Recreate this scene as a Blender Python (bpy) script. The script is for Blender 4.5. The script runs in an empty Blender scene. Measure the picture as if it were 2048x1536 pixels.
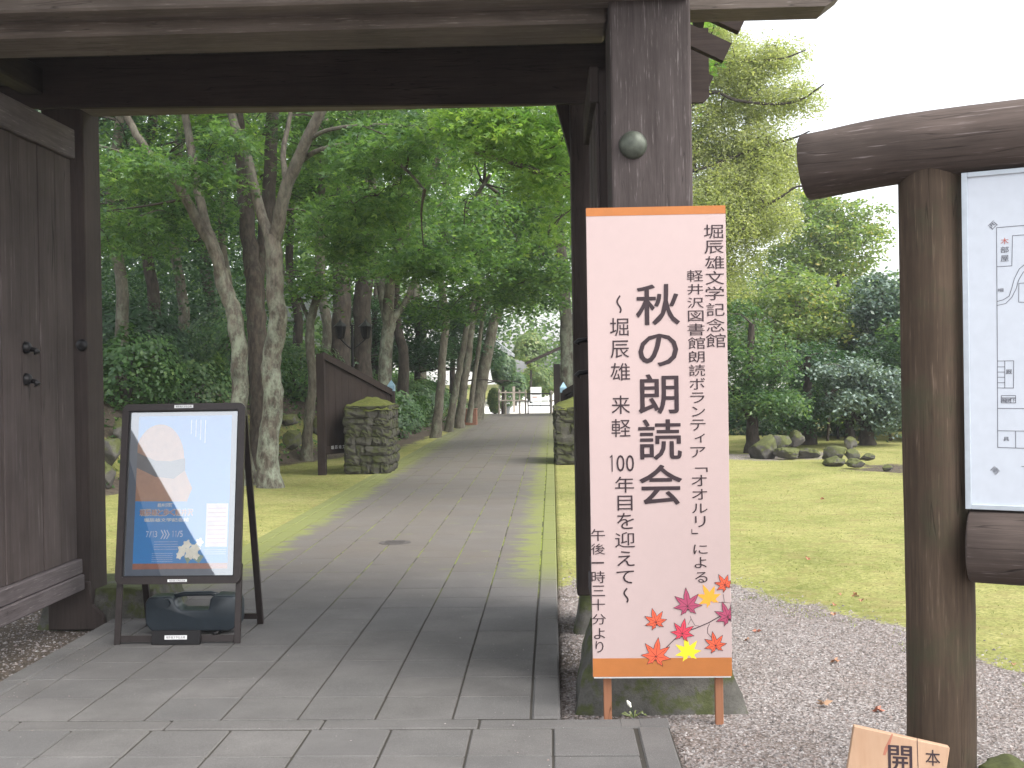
import bpy, bmesh, math, random
import numpy as np
from mathutils import Vector, Matrix, noise

# ------------------------------------------------------------------ camera
sc = bpy.context.scene
FPX, EYE = 2280.0, 1.34
YAW, PITCH, ROLL = math.radians(2.016), math.radians(0.4207), math.radians(-0.9)
CM = Matrix.Rotation(YAW, 3, 'Z') @ Matrix.Rotation(math.pi / 2 - PITCH, 3, 'X') @ Matrix.Rotation(ROLL, 3, 'Z')
cam_d = bpy.data.cameras.new('camera'); cam = bpy.data.objects.new('camera', cam_d)
sc.collection.objects.link(cam); sc.camera = cam
cam.matrix_world = Matrix.Translation((0, 0, EYE)) @ CM.to_4x4()
cam_d.sensor_width = 36; cam_d.lens = 36 * FPX / 2048
cam_d.clip_start = 0.05; cam_d.clip_end = 1000
cam_d.dof.use_dof = False

# ------------------------------------------------------------------ light
SUN_EL, SUN_AZ = math.radians(52), math.radians(125)      # azimuth clockwise from +Y (the path)
w = bpy.data.worlds.new('World'); sc.world = w; w.use_nodes = True
nt = w.node_tree; bg = nt.nodes['Background']
sky = nt.nodes.new('ShaderNodeTexSky'); sky.sky_type = 'NISHITA'; sky.sun_disc = False
sky.sun_elevation = SUN_EL; sky.sun_rotation = SUN_AZ; sky.air_density = 1.0; sky.dust_density = 3.0
hs = nt.nodes.new('ShaderNodeHueSaturation'); hs.inputs['Saturation'].default_value = 0.22
hs.inputs['Value'].default_value = 1.0
nt.links.new(sky.outputs[0], hs.inputs['Color']); nt.links.new(hs.outputs[0], bg.inputs[0])
bg.inputs[1].default_value = 0.15
sd = bpy.data.lights.new('sun', 'SUN'); sd.energy = .85; sd.angle = math.radians(38); sd.color = (1, .96, .9)
so = bpy.data.objects.new('sun', sd); sc.collection.objects.link(so)
sdir = Vector((math.sin(SUN_AZ) * math.cos(SUN_EL), math.cos(SUN_AZ) * math.cos(SUN_EL), math.sin(SUN_EL)))
so.rotation_euler = sdir.to_track_quat('Z', 'Y').to_euler()
sc.view_settings.view_transform = 'Standard'; sc.view_settings.look = 'None'
sc.view_settings.exposure = 1.78; sc.view_settings.gamma = 1.0
sc.cycles.max_bounces = 7; sc.cycles.diffuse_bounces = 4; sc.cycles.glossy_bounces = 3
sc.cycles.transparent_max_bounces = 8; sc.cycles.transmission_bounces = 4

# ------------------------------------------------------------------ helpers
rng = np.random.default_rng(7); rnd = random.Random(5)
C = sc.collection
_CM = np.array(CM)
def ray(px, py): return _CM @ np.array([(px - 1024) / FPX, -(py - 768) / FPX, -1])
def gp(px, py, z=0.0):
    d = ray(px, py); return d * ((z - EYE) / d[2]) + np.array([0, 0, EYE])
def at(px, py, Y):
    d = ray(px, py); return d * (Y / d[1]) + np.array([0, 0, EYE])

def tag(o, label=None, cat=None, group=None, kind=None):
    if label: o['label'] = label
    if cat: o['category'] = cat
    if group: o['group'] = group
    if kind: o['kind'] = kind
    return o
def empty(name, loc, label, cat, group=None, rz=0.0):
    o = bpy.data.objects.new(name, None); C.objects.link(o)
    o.location = loc; o.rotation_euler = (0, 0, rz); o.empty_display_size = .1
    tag(o, label, cat, group); bpy.context.view_layer.update(); return o
def link(name, me, parent=None, world=True):
    """mesh data given in world coordinates; parented with its place kept"""
    o = bpy.data.objects.new(name, me); C.objects.link(o)
    if parent:
        o.parent = parent
        if world: o.matrix_parent_inverse = PM(parent).inverted()
    return o
def PM(p):
    m = Matrix.Translation(p.location) @ p.rotation_euler.to_matrix().to_4x4()
    if p.parent: m = PM(p.parent) @ p.matrix_parent_inverse @ m
    return m
def mesh_np(name, V, F, mats, smooth=False, n=4, mi=None, tone=None):
    """V (k,3), F (m,n) arrays"""
    V = np.asarray(V, np.float32); F = np.asarray(F, np.int32)
    me = bpy.data.meshes.new(name)
    me.vertices.add(len(V)); me.vertices.foreach_set('co', V.ravel())
    me.loops.add(F.size); me.loops.foreach_set('vertex_index', F.ravel())
    me.polygons.add(len(F)); me.polygons.foreach_set('loop_start', np.arange(0, F.size, F.shape[1], dtype=np.int32))
    try: me.polygons.foreach_set('loop_total', np.full(len(F), F.shape[1], np.int32))
    except Exception: pass
    for m in mats: me.materials.append(m)
    if mi is not None: me.polygons.foreach_set('material_index', np.asarray(mi, np.int32))
    me.update(calc_edges=True)
    me.polygons.foreach_set('use_smooth', np.full(len(F), smooth))
    if tone is not None:
        a = me.attributes.new('tone', 'FLOAT', 'POINT'); a.data.foreach_set('value', np.asarray(tone, np.float32))
    return me

class MB:
    def __init__(s): s.v = []; s.f = []; s.m = []
    def add(s, vs, fs, m=0):
        b = len(s.v); s.v += [tuple(map(float, p)) for p in vs]; s.f += [tuple(i + b for i in f) for f in fs]; s.m += [m] * len(fs)
        return s
    def box(s, x0, x1, y0, y1, z0, z1, m=0):
        vs = [(x0, y0, z0), (x1, y0, z0), (x1, y1, z0), (x0, y1, z0), (x0, y0, z1), (x1, y0, z1), (x1, y1, z1), (x0, y1, z1)]
        return s.add(vs, [(0, 3, 2, 1), (4, 5, 6, 7), (0, 1, 5, 4), (1, 2, 6, 5), (2, 3, 7, 6), (3, 0, 4, 7)], m)
    def bar(s, a, b, wd, ht, up=(0, 0, 1), m=0):
        a = Vector(a); b = Vector(b); d = (b - a).normalized(); up = Vector(up)
        sx = d.cross(up).normalized() * wd / 2; sy = sx.normalized().cross(d).normalized() * ht / 2
        vs = [p + i * sx + j * sy for p in (a, b) for i, j in ((-1, -1), (1, -1), (1, 1), (-1, 1))]
        return s.add(vs, [(0, 1, 2, 3), (7, 6, 5, 4), (0, 4, 5, 1), (1, 5, 6, 2), (2, 6, 7, 3), (3, 7, 4, 0)], m)
    def tube(s, pts, rad, n=8, m=0, cap=True):
        V, F = tube_np(np.array(pts, float), np.array(rad, float), n)
        b = len(s.v); s.add(V, [tuple(f) for f in F], m)
        if cap:
            s.f.append(tuple(b + i for i in range(n))[::-1]); s.m.append(m)
            e = b + len(V) - n; s.f.append(tuple(e + i for i in range(n))); s.m.append(m)
        return s
    def prism(s, poly, y0, y1, m=0):
        """poly: (x,z) outline extruded along y"""
        k = len(poly); vs = [(x, y0, z) for x, z in poly] + [(x, y1, z) for x, z in poly]
        fs = [tuple(range(k)), tuple(range(2 * k - 1, k - 1, -1))] + [(i, i + k, (i + 1) % k + k, (i + 1) % k) for i in range(k)]
        return s.add(vs, fs, m)
    def poly(s, pts, m=0): return s.add(pts, [tuple(range(len(pts)))], m)
    def mesh(s, name, mats, smooth=False, bevel=0, seg=1):
        me = bpy.data.meshes.new(name); me.from_pydata(s.v, [], s.f)
        if not isinstance(mats, (list, tuple)): mats = [mats]
        for m in mats: me.materials.append(m)
        me.polygons.foreach_set('material_index', s.m)
        bm = bmesh.new(); bm.from_mesh(me)
        bmesh.ops.recalc_face_normals(bm, faces=bm.faces)
        if bevel: bmesh.ops.bevel(bm, geom=list(bm.edges), offset=bevel, segments=seg, affect='EDGES', profile=.5, clamp_overlap=True)
        bm.to_mesh(me); bm.free()
        me.polygons.foreach_set('use_smooth', [smooth] * len(me.polygons))
        return me
    def build(s, name, mats, parent=None, **k):
        return link(name, s.mesh(name, mats, **k), parent)

def cr(pts, k=4):
    """Catmull-Rom through points (rows), k steps a span"""
    P = np.array(pts, float)
    if len(P) < 3: return P
    Q = np.vstack([2 * P[0] - P[1], P, 2 * P[-1] - P[-2]]); out = []
    for i in range(1, len(Q) - 2):
        for t in np.linspace(0, 1, k, endpoint=False):
            a, b, c, d = Q[i - 1], Q[i], Q[i + 1], Q[i + 2]
            out.append(.5 * (2 * b + (c - a) * t + (2 * a - 5 * b + 4 * c - d) * t * t + (3 * b - a - 3 * c + d) * t ** 3))
    out.append(P[-1]); return np.array(out)
def tube_np(P, R, n=8, rough=0.0, seed=0):
    T = np.gradient(P, axis=0); T /= np.linalg.norm(T, axis=1)[:, None] + 1e-9
    u = np.cross(T[0], [0.13, 1, 0.07]); u /= np.linalg.norm(u)
    a = np.arange(n) * 2 * math.pi / n; V = []
    r_ = np.random.default_rng(seed)
    for i in range(len(P)):
        u = u - T[i] * np.dot(u, T[i]); u /= np.linalg.norm(u); v = np.cross(T[i], u)
        rr = R[i] * (1 + rough * r_.normal(0, 1, n))
        V.append(P[i] + np.outer(np.cos(a) * rr, u) + np.outer(np.sin(a) * rr, v))
    V = np.vstack(V); F = []
    for i in range(len(P) - 1):
        for j in range(n):
            k = (j + 1) % n; F.append((i * n + j, i * n + k, (i + 1) * n + k, (i + 1) * n + j))
    return V, np.array(F)

# ------------------------------------------------------------------ materials
class NT:
    def __init__(s, name):
        s.m = bpy.data.materials.new(name); s.m.use_nodes = True; s.t = s.m.node_tree
        s.b = s.t.nodes['Principled BSDF']; s.out = s.t.nodes['Material Output']
        s.tc = s.t.nodes.new('ShaderNodeTexCoord'); s.geo = s.t.nodes.new('ShaderNodeNewGeometry')
    def n(s, ty, **k):
        x = s.t.nodes.new(ty)
        for a, b in k.items(): setattr(x, a, b)
        return x
    def L(s, a, b): s.t.links.new(a, b)
    def mapping(s, src, scale=(1, 1, 1), rot=(0, 0, 0)):
        x = s.n('ShaderNodeMapping'); x.inputs['Scale'].default_value = scale; x.inputs['Rotation'].default_value = rot
        s.L(src, x.inputs[0]); return x.outputs[0]
    def noise(s, vec, scale, detail=4, rough=.55, dist=0):
        x = s.n('ShaderNodeTexNoise'); x.inputs['Scale'].default_value = scale; x.inputs['Detail'].default_value = detail
        x.inputs['Roughness'].default_value = rough; x.inputs['Distortion'].default_value = dist; s.L(vec, x.inputs['Vector']); return x.outputs['Fac']
    def vor(s, vec, scale, feat='F1', out='Distance', rand=1):
        x = s.n('ShaderNodeTexVoronoi', feature=feat); x.inputs['Scale'].default_value = scale; x.inputs['Randomness'].default_value = rand
        s.L(vec, x.inputs['Vector']); return x.outputs[out]
    def ramp(s, fac, stops):
        x = s.n('ShaderNodeValToRGB'); e = x.color_ramp.elements
        while len(e) < len(stops): e.new(.5)
        for i, (p, c) in enumerate(stops):
            e[i].position = p; e[i].color = (c, c, c, 1) if isinstance(c, (int, float)) else (*c, 1)
        s.L(fac, x.inputs[0]); return x.outputs[0]
    def mix(s, fac, a, b, mode='MIX'):
        x = s.n('ShaderNodeMix', data_type='RGBA', blend_type=mode)
        for sock, v in ((x.inputs[0], fac), (x.inputs[6], a), (x.inputs[7], b)):
            if isinstance(v, (int, float)): sock.default_value = v
            elif isinstance(v, tuple): sock.default_value = (*v, 1)
            else: s.L(v, sock)
        return x.outputs[2]
    def math(s, op, a, b=0.0, c=0.0, clamp=False):
        x = s.n('ShaderNodeMath', operation=op, use_clamp=clamp)
        for i, v in enumerate((a, b, c)):
            if isinstance(v, (int, float)): x.inputs[i].default_value = v
            else: s.L(v, x.inputs[i])
        return x.outputs[0]
    def bump(s, h, strength=.5, dist=.01, prev=None):
        x = s.n('ShaderNodeBump'); x.inputs['Strength'].default_value = strength; x.inputs['Distance'].default_value = dist
        s.L(h, x.inputs['Height'])
        if prev: s.L(prev, x.inputs['Normal'])
        return x.outputs[0]
    def fin(s, col, rough=.8, normal=None, spec=.3):
        if isinstance(col, tuple): s.b.inputs['Base Color'].default_value = (*col, 1)
        else: s.L(col, s.b.inputs['Base Color'])
        if isinstance(rough, (int, float)): s.b.inputs['Roughness'].default_value = rough
        else: s.L(rough, s.b.inputs['Roughness'])
        s.b.inputs['Specular IOR Level'].default_value = spec
        if normal: s.L(normal, s.b.inputs['Normal'])
        return s.m
    def xyz(s, vec):
        x = s.n('ShaderNodeSeparateXYZ'); s.L(vec, x.inputs[0]); return x.outputs
    def rand(s): return s.n('ShaderNodeObjectInfo').outputs['Random']
    def attr(s, name): return s.n('ShaderNodeAttribute', attribute_name=name).outputs['Fac']

def m_wood(name, c0, c1, axis='Z', grain=60, hi=None, rough=.85, moss=None, bump=.35, rotz=0.0):
    s = NT(name); st = {'X': (.05, 1, 1), 'Y': (1, .05, 1), 'Z': (1, 1, .05)}[axis]
    v = s.mapping(s.mapping(s.geo.outputs['Position'], (1, 1, 1), (0, 0, rotz)), st)
    add = s.n('ShaderNodeVectorMath', operation='ADD'); s.L(v, add.inputs[0])
    cb = s.n('ShaderNodeCombineXYZ'); r = s.math('MULTIPLY', s.rand(), 37.0); s.L(r, cb.inputs[0]); s.L(r, cb.inputs[1]); s.L(r, cb.inputs[2])
    s.L(cb.outputs[0], add.inputs[1]); v = add.outputs[0]
    g1 = s.noise(v, grain * .35, 6, .7, 1.2); g2 = s.noise(v, grain * 2.2, 3, .7)
    g = s.math('ADD', s.math('MULTIPLY', g1, .65), s.math('MULTIPLY', g2, .35))
    ck = s.noise(v, grain * .5, 2, .5, .3); ck2 = s.noise(s.geo.outputs['Position'], 1.7, 2)
    crack = s.math('MULTIPLY', s.ramp(s.math('ABSOLUTE', s.math('SUBTRACT', ck, .5)), [(.0, 1.), (.012, 0.)]), s.ramp(ck2, [(.45, 0.), (.6, 1.)]))
    col = s.ramp(g, [(.3, c0), (.5, tuple((a + b) / 2 for a, b in zip(c0, c1))), (.7, c1)])
    big = s.noise(s.geo.outputs['Position'], 2.1, 4, .6)
    col = s.mix(s.ramp(big, [(.35, .0), (.7, .55)]), col, tuple(a * .55 for a in c0))
    col = s.mix(s.math('MULTIPLY', crack, .8), col, tuple(a * .3 for a in c0))
    if hi: col = s.mix(s.ramp(g2, [(.62, 0.), (.72, .7)]), col, hi)
    if moss:
        col = s.mix(s.ramp(s.noise(s.geo.outputs['Position'], 5, 5, .65), [(.5, 0.), (.68, .6)]), col, moss)
    return s.fin(col, rough, s.bump(s.math('SUBTRACT', g, s.math('MULTIPLY', crack, 1.5)), bump, .006), .25)
def m_plain(name, c, rough=.5, metal=0.0, var=.12, spec=.4):
    s = NT(name); n = s.noise(s.tc.outputs['Object'], 30, 3)
    col = s.mix(s.ramp(n, [(.3, 0.), (.7, 1.)]), tuple(x * (1 - var) for x in c), tuple(min(1, x * (1 + var)) for x in c))
    s.b.inputs['Metallic'].default_value = metal
    return s.fin(col, rough, None, spec)
def m_leaf(name, c0, c1, trans=.45, c2=None, clump=1.2, rough=.42):
    s = NT(name); t = s.attr('tone'); n = s.noise(s.geo.outputs['Position'], clump, 2)
    f = s.math('ADD', s.math('MULTIPLY', t, .6), s.math('MULTIPLY', n, .5))
    st = [(.2, c0), (.75, c1)]
    if c2: st.append((.93, c2))
    col = s.ramp(f, st)
    s.fin(col, rough, None, .55)
    tr = s.n('ShaderNodeBsdfTranslucent')
    tc = s.mix(1.0, col, (1.5, 1.55, .75), 'MULTIPLY'); s.L(tc, tr.inputs[0])
    mx = s.n('ShaderNodeMixShader'); mx.inputs[0].default_value = trans
    s.L(s.b.outputs[0], mx.inputs[1]); s.L(tr.outputs[0], mx.inputs[2]); s.L(mx.outputs[0], s.out.inputs[0])
    return s.m
def m_bark(name, c0, c1, lich, amt=.5, scale=1.0, low=False):
    s = NT(name); p = s.geo.outputs['Position']; v = s.mapping(p, (1, 1, .3))
    n = s.noise(v, 22 * scale, 6, .65); col = s.ramp(n, [(.35, c0), (.65, c1)])
    lm = s.ramp(s.noise(s.mapping(p, (1, 1, .6)), 7.5 * scale, 8, .75, 0), [(.60 - amt * .22, 0.), (.78 - amt * .22, .85)])
    if low: lm = s.math('MULTIPLY', lm, s.ramp(s.math('DIVIDE', s.xyz(p)[2], 4.0), [(.4, 1.), (.8, .15)]))
    col = s.mix(lm, col, lich)
    dk = s.ramp(s.noise(p, 3.1, 3), [(.55, 0.), (.75, .6)]); col = s.mix(dk, col, tuple(x * .5 for x in c0))
    return s.fin(col, .9, s.bump(s.noise(v, 40 * scale, 5, .7), .5, .012), .2)
def m_stone(name, c0, c1, moss=None, mossamt=.5, scale=6.0, rough=.9):
    s = NT(name); p = s.geo.outputs['Position']
    n = s.noise(p, scale, 8, .65); n2 = s.noise(p, scale * 11, 4, .7)
    col = s.ramp(n, [(.3, c0), (.7, c1)]); col = s.mix(s.ramp(n2, [(.45, 0.), (.7, .45)]), col, tuple(x * .45 for x in c0))
    col = s.mix(s.math('MULTIPLY', s.rand(), .5), col, tuple(x * .7 for x in c1))
    if moss:
        nz = s.xyz(s.geo.outputs['Normal'])[2]
        f = s.math('ADD', s.math('MULTIPLY', nz, .22), s.noise(p, scale * .7, 6, .7))
        col = s.mix(s.ramp(f, [(.72 - .3 * mossamt, 0.), (.8 - .25 * mossamt, .9)]), col,
                    s.ramp(s.noise(p, 30, 3), [(.3, moss), (.7, tuple(x * 1.7 for x in moss))]))
    h = s.math('ADD', s.math('MULTIPLY', n, .7), s.math('MULTIPLY', n2, .3))
    return s.fin(col, rough, s.bump(h, .6, .02), .25)

M = {}
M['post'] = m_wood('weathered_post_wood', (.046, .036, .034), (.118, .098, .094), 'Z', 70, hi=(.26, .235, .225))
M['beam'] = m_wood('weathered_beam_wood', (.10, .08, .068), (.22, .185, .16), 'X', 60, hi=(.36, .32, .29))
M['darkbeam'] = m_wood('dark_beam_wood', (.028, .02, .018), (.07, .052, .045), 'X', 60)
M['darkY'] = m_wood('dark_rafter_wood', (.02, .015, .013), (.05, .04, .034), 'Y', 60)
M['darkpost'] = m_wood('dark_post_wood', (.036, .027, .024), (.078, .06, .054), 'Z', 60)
M['plank'] = m_wood('door_plank_wood', (.044, .033, .031), (.105, .084, .08), 'Z', 22, hi=(.16, .135, .13))
M['rail'] = m_wood('door_rail_wood', (.07, .058, .06), (.17, .145, .148), 'Y', 70, hi=(.26, .23, .23))
M['log'] = m_wood('stained_log_wood', (.038, .026, .018), (.125, .088, .06), 'Z', 46, hi=(.17, .125, .095), moss=(.05, .055, .03))
M['logx'] = m_wood('stained_rail_log_wood', (.05, .038, .032), (.15, .115, .10), 'X', 46, rotz=math.radians(26), hi=(.25, .215, .21))
M['logend'] = m_wood('log_end_wood', (.05, .035, .03), (.1, .075, .06), 'Y', 30)
M['brownfence'] = m_wood('painted_brown_boards', (.02, .014, .012), (.042, .029, .024), 'Z', 30)
M['freshwood'] = m_wood('fresh_sawn_wood', (.42, .25, .15), (.62, .43, .30), 'Z', 14, bump=.1, rough=.6)
M['legwood'] = m_wood('banner_leg_wood', (.30, .13, .07), (.44, .21, .12), 'Z', 30, bump=.1)
M['mapleb'] = m_bark('maple_bark', (.05, .042, .034), (.14, .12, .096), (.27, .30, .23), .75, low=True)
M['barkd'] = m_bark('dark_bark', (.028, .023, .019), (.075, .06, .048), (.10, .11, .08), .25)
M['barkm'] = m_bark('mid_bark', (.07, .06, .045), (.15, .135, .105), (.22, .25, .18), .4)
M['twig'] = m_plain('twig_bark', (.045, .036, .028), .9)
M['lmaple'] = m_leaf('maple_leaf', (.045, .10, .045), (.115, .205, .07), .54, (.20, .28, .085))
M['lmaple2'] = m_leaf('pale_maple_leaf', (.075, .16, .045), (.17, .275, .07), .55, (.27, .35, .10))
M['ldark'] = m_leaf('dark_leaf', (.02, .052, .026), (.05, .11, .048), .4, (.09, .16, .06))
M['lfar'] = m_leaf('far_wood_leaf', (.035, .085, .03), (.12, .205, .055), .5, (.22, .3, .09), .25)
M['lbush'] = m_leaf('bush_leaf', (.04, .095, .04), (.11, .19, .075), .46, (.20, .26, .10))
M['lbright'] = m_leaf('bright_leaf', (.09, .155, .05), (.21, .28, .10), .5, (.42, .36, .12))
M['lpale'] = m_leaf('larch_needles', (.20, .24, .10), (.38, .41, .20), .55, (.5, .49, .27))
M['lspruce'] = m_leaf('spruce_needles', (.045, .09, .07), (.12, .18, .14), .3, (.22, .27, .22))
M['lhem'] = m_leaf('silver_needles', (.06, .10, .08), (.15, .21, .175), .25, (.30, .36, .33))
M['lfern'] = m_leaf('fern_leaf', (.03, .085, .025), (.085, .17, .05), .4, (.16, .24, .07))
M['grass'] = m_leaf('grass_blade', (.10, .13, .03), (.21, .235, .06), .3, (.30, .29, .10), 1.5)
M['bank'] = M['lfern']
M['stone'] = m_stone('pillar_stone', (.032, .029, .024), (.10, .094, .08), (.032, .036, .012), .85, 9)
M['mortar'] = m_stone('pillar_core', (.035, .032, .026), (.085, .075, .06), (.04, .045, .015), .7, 11)
M['moss'] = m_stone('moss_cap', (.04, .04, .012), (.09, .09, .024), (.07, .078, .018), .8, 9)
M['boulder'] = m_stone('boulder_stone', (.03, .027, .024), (.16, .15, .14), (.055, .062, .018), .8, 6)
M['basestone'] = m_stone('base_stone', (.06, .057, .05), (.14, .135, .12), (.05, .058, .02), .55, 12)
M['blackmetal'] = m_plain('black_aluminium', (.035, .028, .027), .35, .3)
M['bronze'] = m_plain('verdigris_bronze', (.085, .095, .075), .5, .35, .3)
M['iron'] = m_plain('black_iron', (.018, .017, .018), .45, .4)
M['lid'] = m_plain('rusty_lid_metal', (.075, .066, .062), .75, .1, .3)
M['tank'] = m_plain('dark_blue_plastic', (.035, .045, .055), .28, 0, .08, .5)
M['orange'] = m_plain('orange_print', (.44, .155, .04), .6, 0, .04)
M['pink'] = m_plain('pale_pink_print', (.50, .385, .37), .55, 0, .015)
M['ink'] = m_plain('dark_ink', (.035, .02, .025), .6)
M['white'] = m_plain('white_paint', (.78, .78, .78), .5, 0, .03)
M['mapwhite'] = m_plain('white_map_panel', (.56, .60, .66), .45, 0, .03)
M['alu'] = m_plain('aluminium_trim', (.50, .55, .60), .4, .3, .06)
M['mapline'] = m_plain('map_line_ink', (.10, .10, .12), .6)
M['mapred'] = m_plain('map_red_ink', (.45, .12, .1), .6)
M['blueprint'] = m_plain('blue_poster_print', (.02, .25, .62), .55, 0, .04)
M['backing'] = m_plain('grey_backing_board', (.10, .13, .18), .6, 0, .06)
M['hat'] = m_plain('tan_print', (.42, .22, .13), .6, 0, .1)
M['hatband'] = m_plain('slate_print', (.10, .105, .12), .6)
M['rust'] = m_plain('rust_print', (.36, .14, .09), .6)
M['pinkbox'] = m_plain('mauve_print', (.62, .55, .68), .6)
M['palegreen'] = m_plain('sage_print', (.22, .34, .24), .6)
M['cream'] = m_plain('cream_print', (.85, .83, .72), .6)
M['softwhite'] = m_plain('soft_white_print', (.62, .72, .85), .6)
M['terra'] = m_plain('terracotta', (.20, .095, .06), .85, 0, .2)
M['roofgrey'] = m_plain('grey_roof_metal', (.33, .34, .36), .45, .2)
M['bluecap'] = m_plain('pale_blue_cap', (.22, .34, .42), .4, .5)
M['rooftile'] = m_plain('dark_roof_bark', (.03, .027, .025), .9)
M['pipe'] = m_wood('pale_pole_wood', (.34, .29, .24), (.52, .46, .40), 'X', 30)

# glass that mirrors the bright sky
g = NT('acrylic_pane'); gl = g.n('ShaderNodeBsdfGlossy'); gl.inputs['Roughness'].default_value = .015; tp = g.n('ShaderNodeBsdfTransparent')
mx = g.n('ShaderNodeMixShader'); mx.inputs[0].default_value = .40
g.L(tp.outputs[0], mx.inputs[1]); g.L(gl.outputs[0], mx.inputs[2]); g.L(mx.outputs[0], g.out.inputs[0]); M['glass'] = g.m

# paving
s = NT('concrete_paver'); p = s.geo.outputs['Position']; X, Y, Z = s.xyz(p)
base = s.ramp(s.noise(p, 3.2, 6, .65), [(.3, (.10, .094, .09)), (.7, (.155, .147, .14))])
base = s.mix(s.ramp(s.noise(p, .85, 7, .7), [(.42, 0.), (.68, .45)]), base, (.065, .062, .058))
base = s.mix(s.math('MULTIPLY', s.rand(), .45), base, (.10, .098, .098))
base = s.mix(s.ramp(s.noise(p, 260, 3, .8), [(.35, .45), (.5, 0.)]), base, (.05, .047, .043))
base = s.mix(s.ramp(s.noise(p, 300, 3, .8), [(.56, 0.), (.68, .55)]), base, (.30, .29, .28))
brown = s.math('MULTIPLY', s.ramp(s.math('DIVIDE', Y, 40.0), [(.16, 0.), (.21, .85)]), s.ramp(s.noise(p, 1.1, 5), [(.3, .5), (.65, 1.)]))
base = s.mix(brown, base, (.118, .102, .086))
mm = s.ramp(s.math('DIVIDE', Y, 40.0), [(.178, 0.), (.2, 1.), (.45, .9), (.8, .3)])
edge = s.ramp(s.math('ABSOLUTE', s.math('ADD', s.math('MULTIPLY', s.math('ADD', X, 1.2), .8), 0.0)), [(.62, .0), (.9, .34)])
mn = s.math('ADD', s.noise(s.mapping(p, (2.2, 5, 1)), 1.6, 8, .72, .4), edge)
base = s.mix(s.math('MULTIPLY', s.ramp(mn, [(.6, 0.), (.74, .8)]), mm), base, (.17, .19, .05))
M['paver'] = s.fin(base, .88, s.bump(s.noise(p, 160, 5, .8), .35, .004), .25)
s = NT('joint_sand'); p = s.geo.outputs['Position']; X, Y, Z = s.xyz(p)
jm = s.math('MULTIPLY', s.ramp(s.math('DIVIDE', Y, 40.0), [(.165, 0.), (.2, 1.)]), s.ramp(s.noise(p, 3.5, 4, .6), [(.42, 0.), (.55, 1.)]))
M['joint'] = s.fin(s.mix(jm, (.05, .046, .04), s.ramp(s.noise(p, 25, 3), [(.3, (.12, .16, .03)), (.7, (.26, .3, .06))])), .95, None, .1)

# ground: lawn / gravel / bare soil by painted-in zones (attributes), broken up with noise
s = NT('ground_cover'); p = s.geo.outputs['Position']
gz = s.attr('gravel'); dz = s.attr('soil'); wz = s.attr('pale')
br = s.math('ADD', s.math('MULTIPLY', s.noise(p, 1.7, 8, .75), 1.5), s.math('MULTIPLY', s.noise(p, 16, 5, .75), .6))
gm = s.ramp(s.math('ADD', gz, s.math('SUBTRACT', br, 1.05)), [(.42, 0.), (.56, 1.)])
lawn = s.ramp(s.noise(p, .9, 8, .7), [(.28, (.14, .155, .04)), (.43, (.225, .235, .07)), (.56, (.31, .30, .105)), (.72, (.39, .35, .16))])
lawn = s.mix(s.ramp(s.noise(p, 11, 6, .8), [(.47, 0.), (.64, .55)]), lawn, (.42, .39, .17))
lawn = s.mix(s.ramp(s.noise(p, 45, 4, .75), [(.35, .7), (.6, 0.)]), lawn, (.075, .09, .02))
lawn = s.mix(s.ramp(s.noise(s.mapping(p, (1, 1.6, 1)), 4.2, 6, .7), [(.5, 0.), (.62, .75)]), lawn, (.21, .18, .07))
pv = s.n('ShaderNodeTexVoronoi'); pv.inputs['Scale'].default_value = 85; s.L(p, pv.inputs['Vector'])
pc = s.xyz(pv.outputs['Color'])
grav = s.ramp(pc[0], [(.0, (.08, .07, .066)), (.35, (.165, .147, .14)), (.7, (.245, .225, .215)), (1., (.40, .38, .37))])
grav = s.mix(s.math('MULTIPLY', pc[1], .2), grav, (.26, .18, .145))
grav = s.mix(s.ramp(s.noise(p, 1.3, 6, .65), [(.4, 0.), (.75, .65)]), grav, (.12, .09, .07))
soil = s.ramp(s.noise(p, 18, 6, .7), [(.3, (.045, .036, .028)), (.7, (.125, .10, .078))])
col = s.mix(gm, lawn, grav)
col = s.mix(s.ramp(s.math('ADD', dz, s.math('SUBTRACT', br, 1.05)), [(.42, 0.), (.58, 1.)]), col, soil)
col = s.mix(wz, col, (.78, .76, .74))  # far ground whitened: its sunlit glare is put into the colour
bh = s.mix(gm, s.math('MULTIPLY', s.noise(p, 60, 5, .8), 1.0), pv.outputs['Distance'])
M['ground'] = s.fin(col, .95, s.bump(bh, .7, .012), .15)
s = NT('pebble'); t = s.attr('tone')
M['pebble'] = s.fin(s.ramp(t, [(0., (.08, .07, .066)), (.35, (.18, .162, .155)), (.6, (.26, .238, .23)), (.8, (.22, .17, .15)), (1., (.37, .355, .345))]), .8, None, .3)

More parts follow.
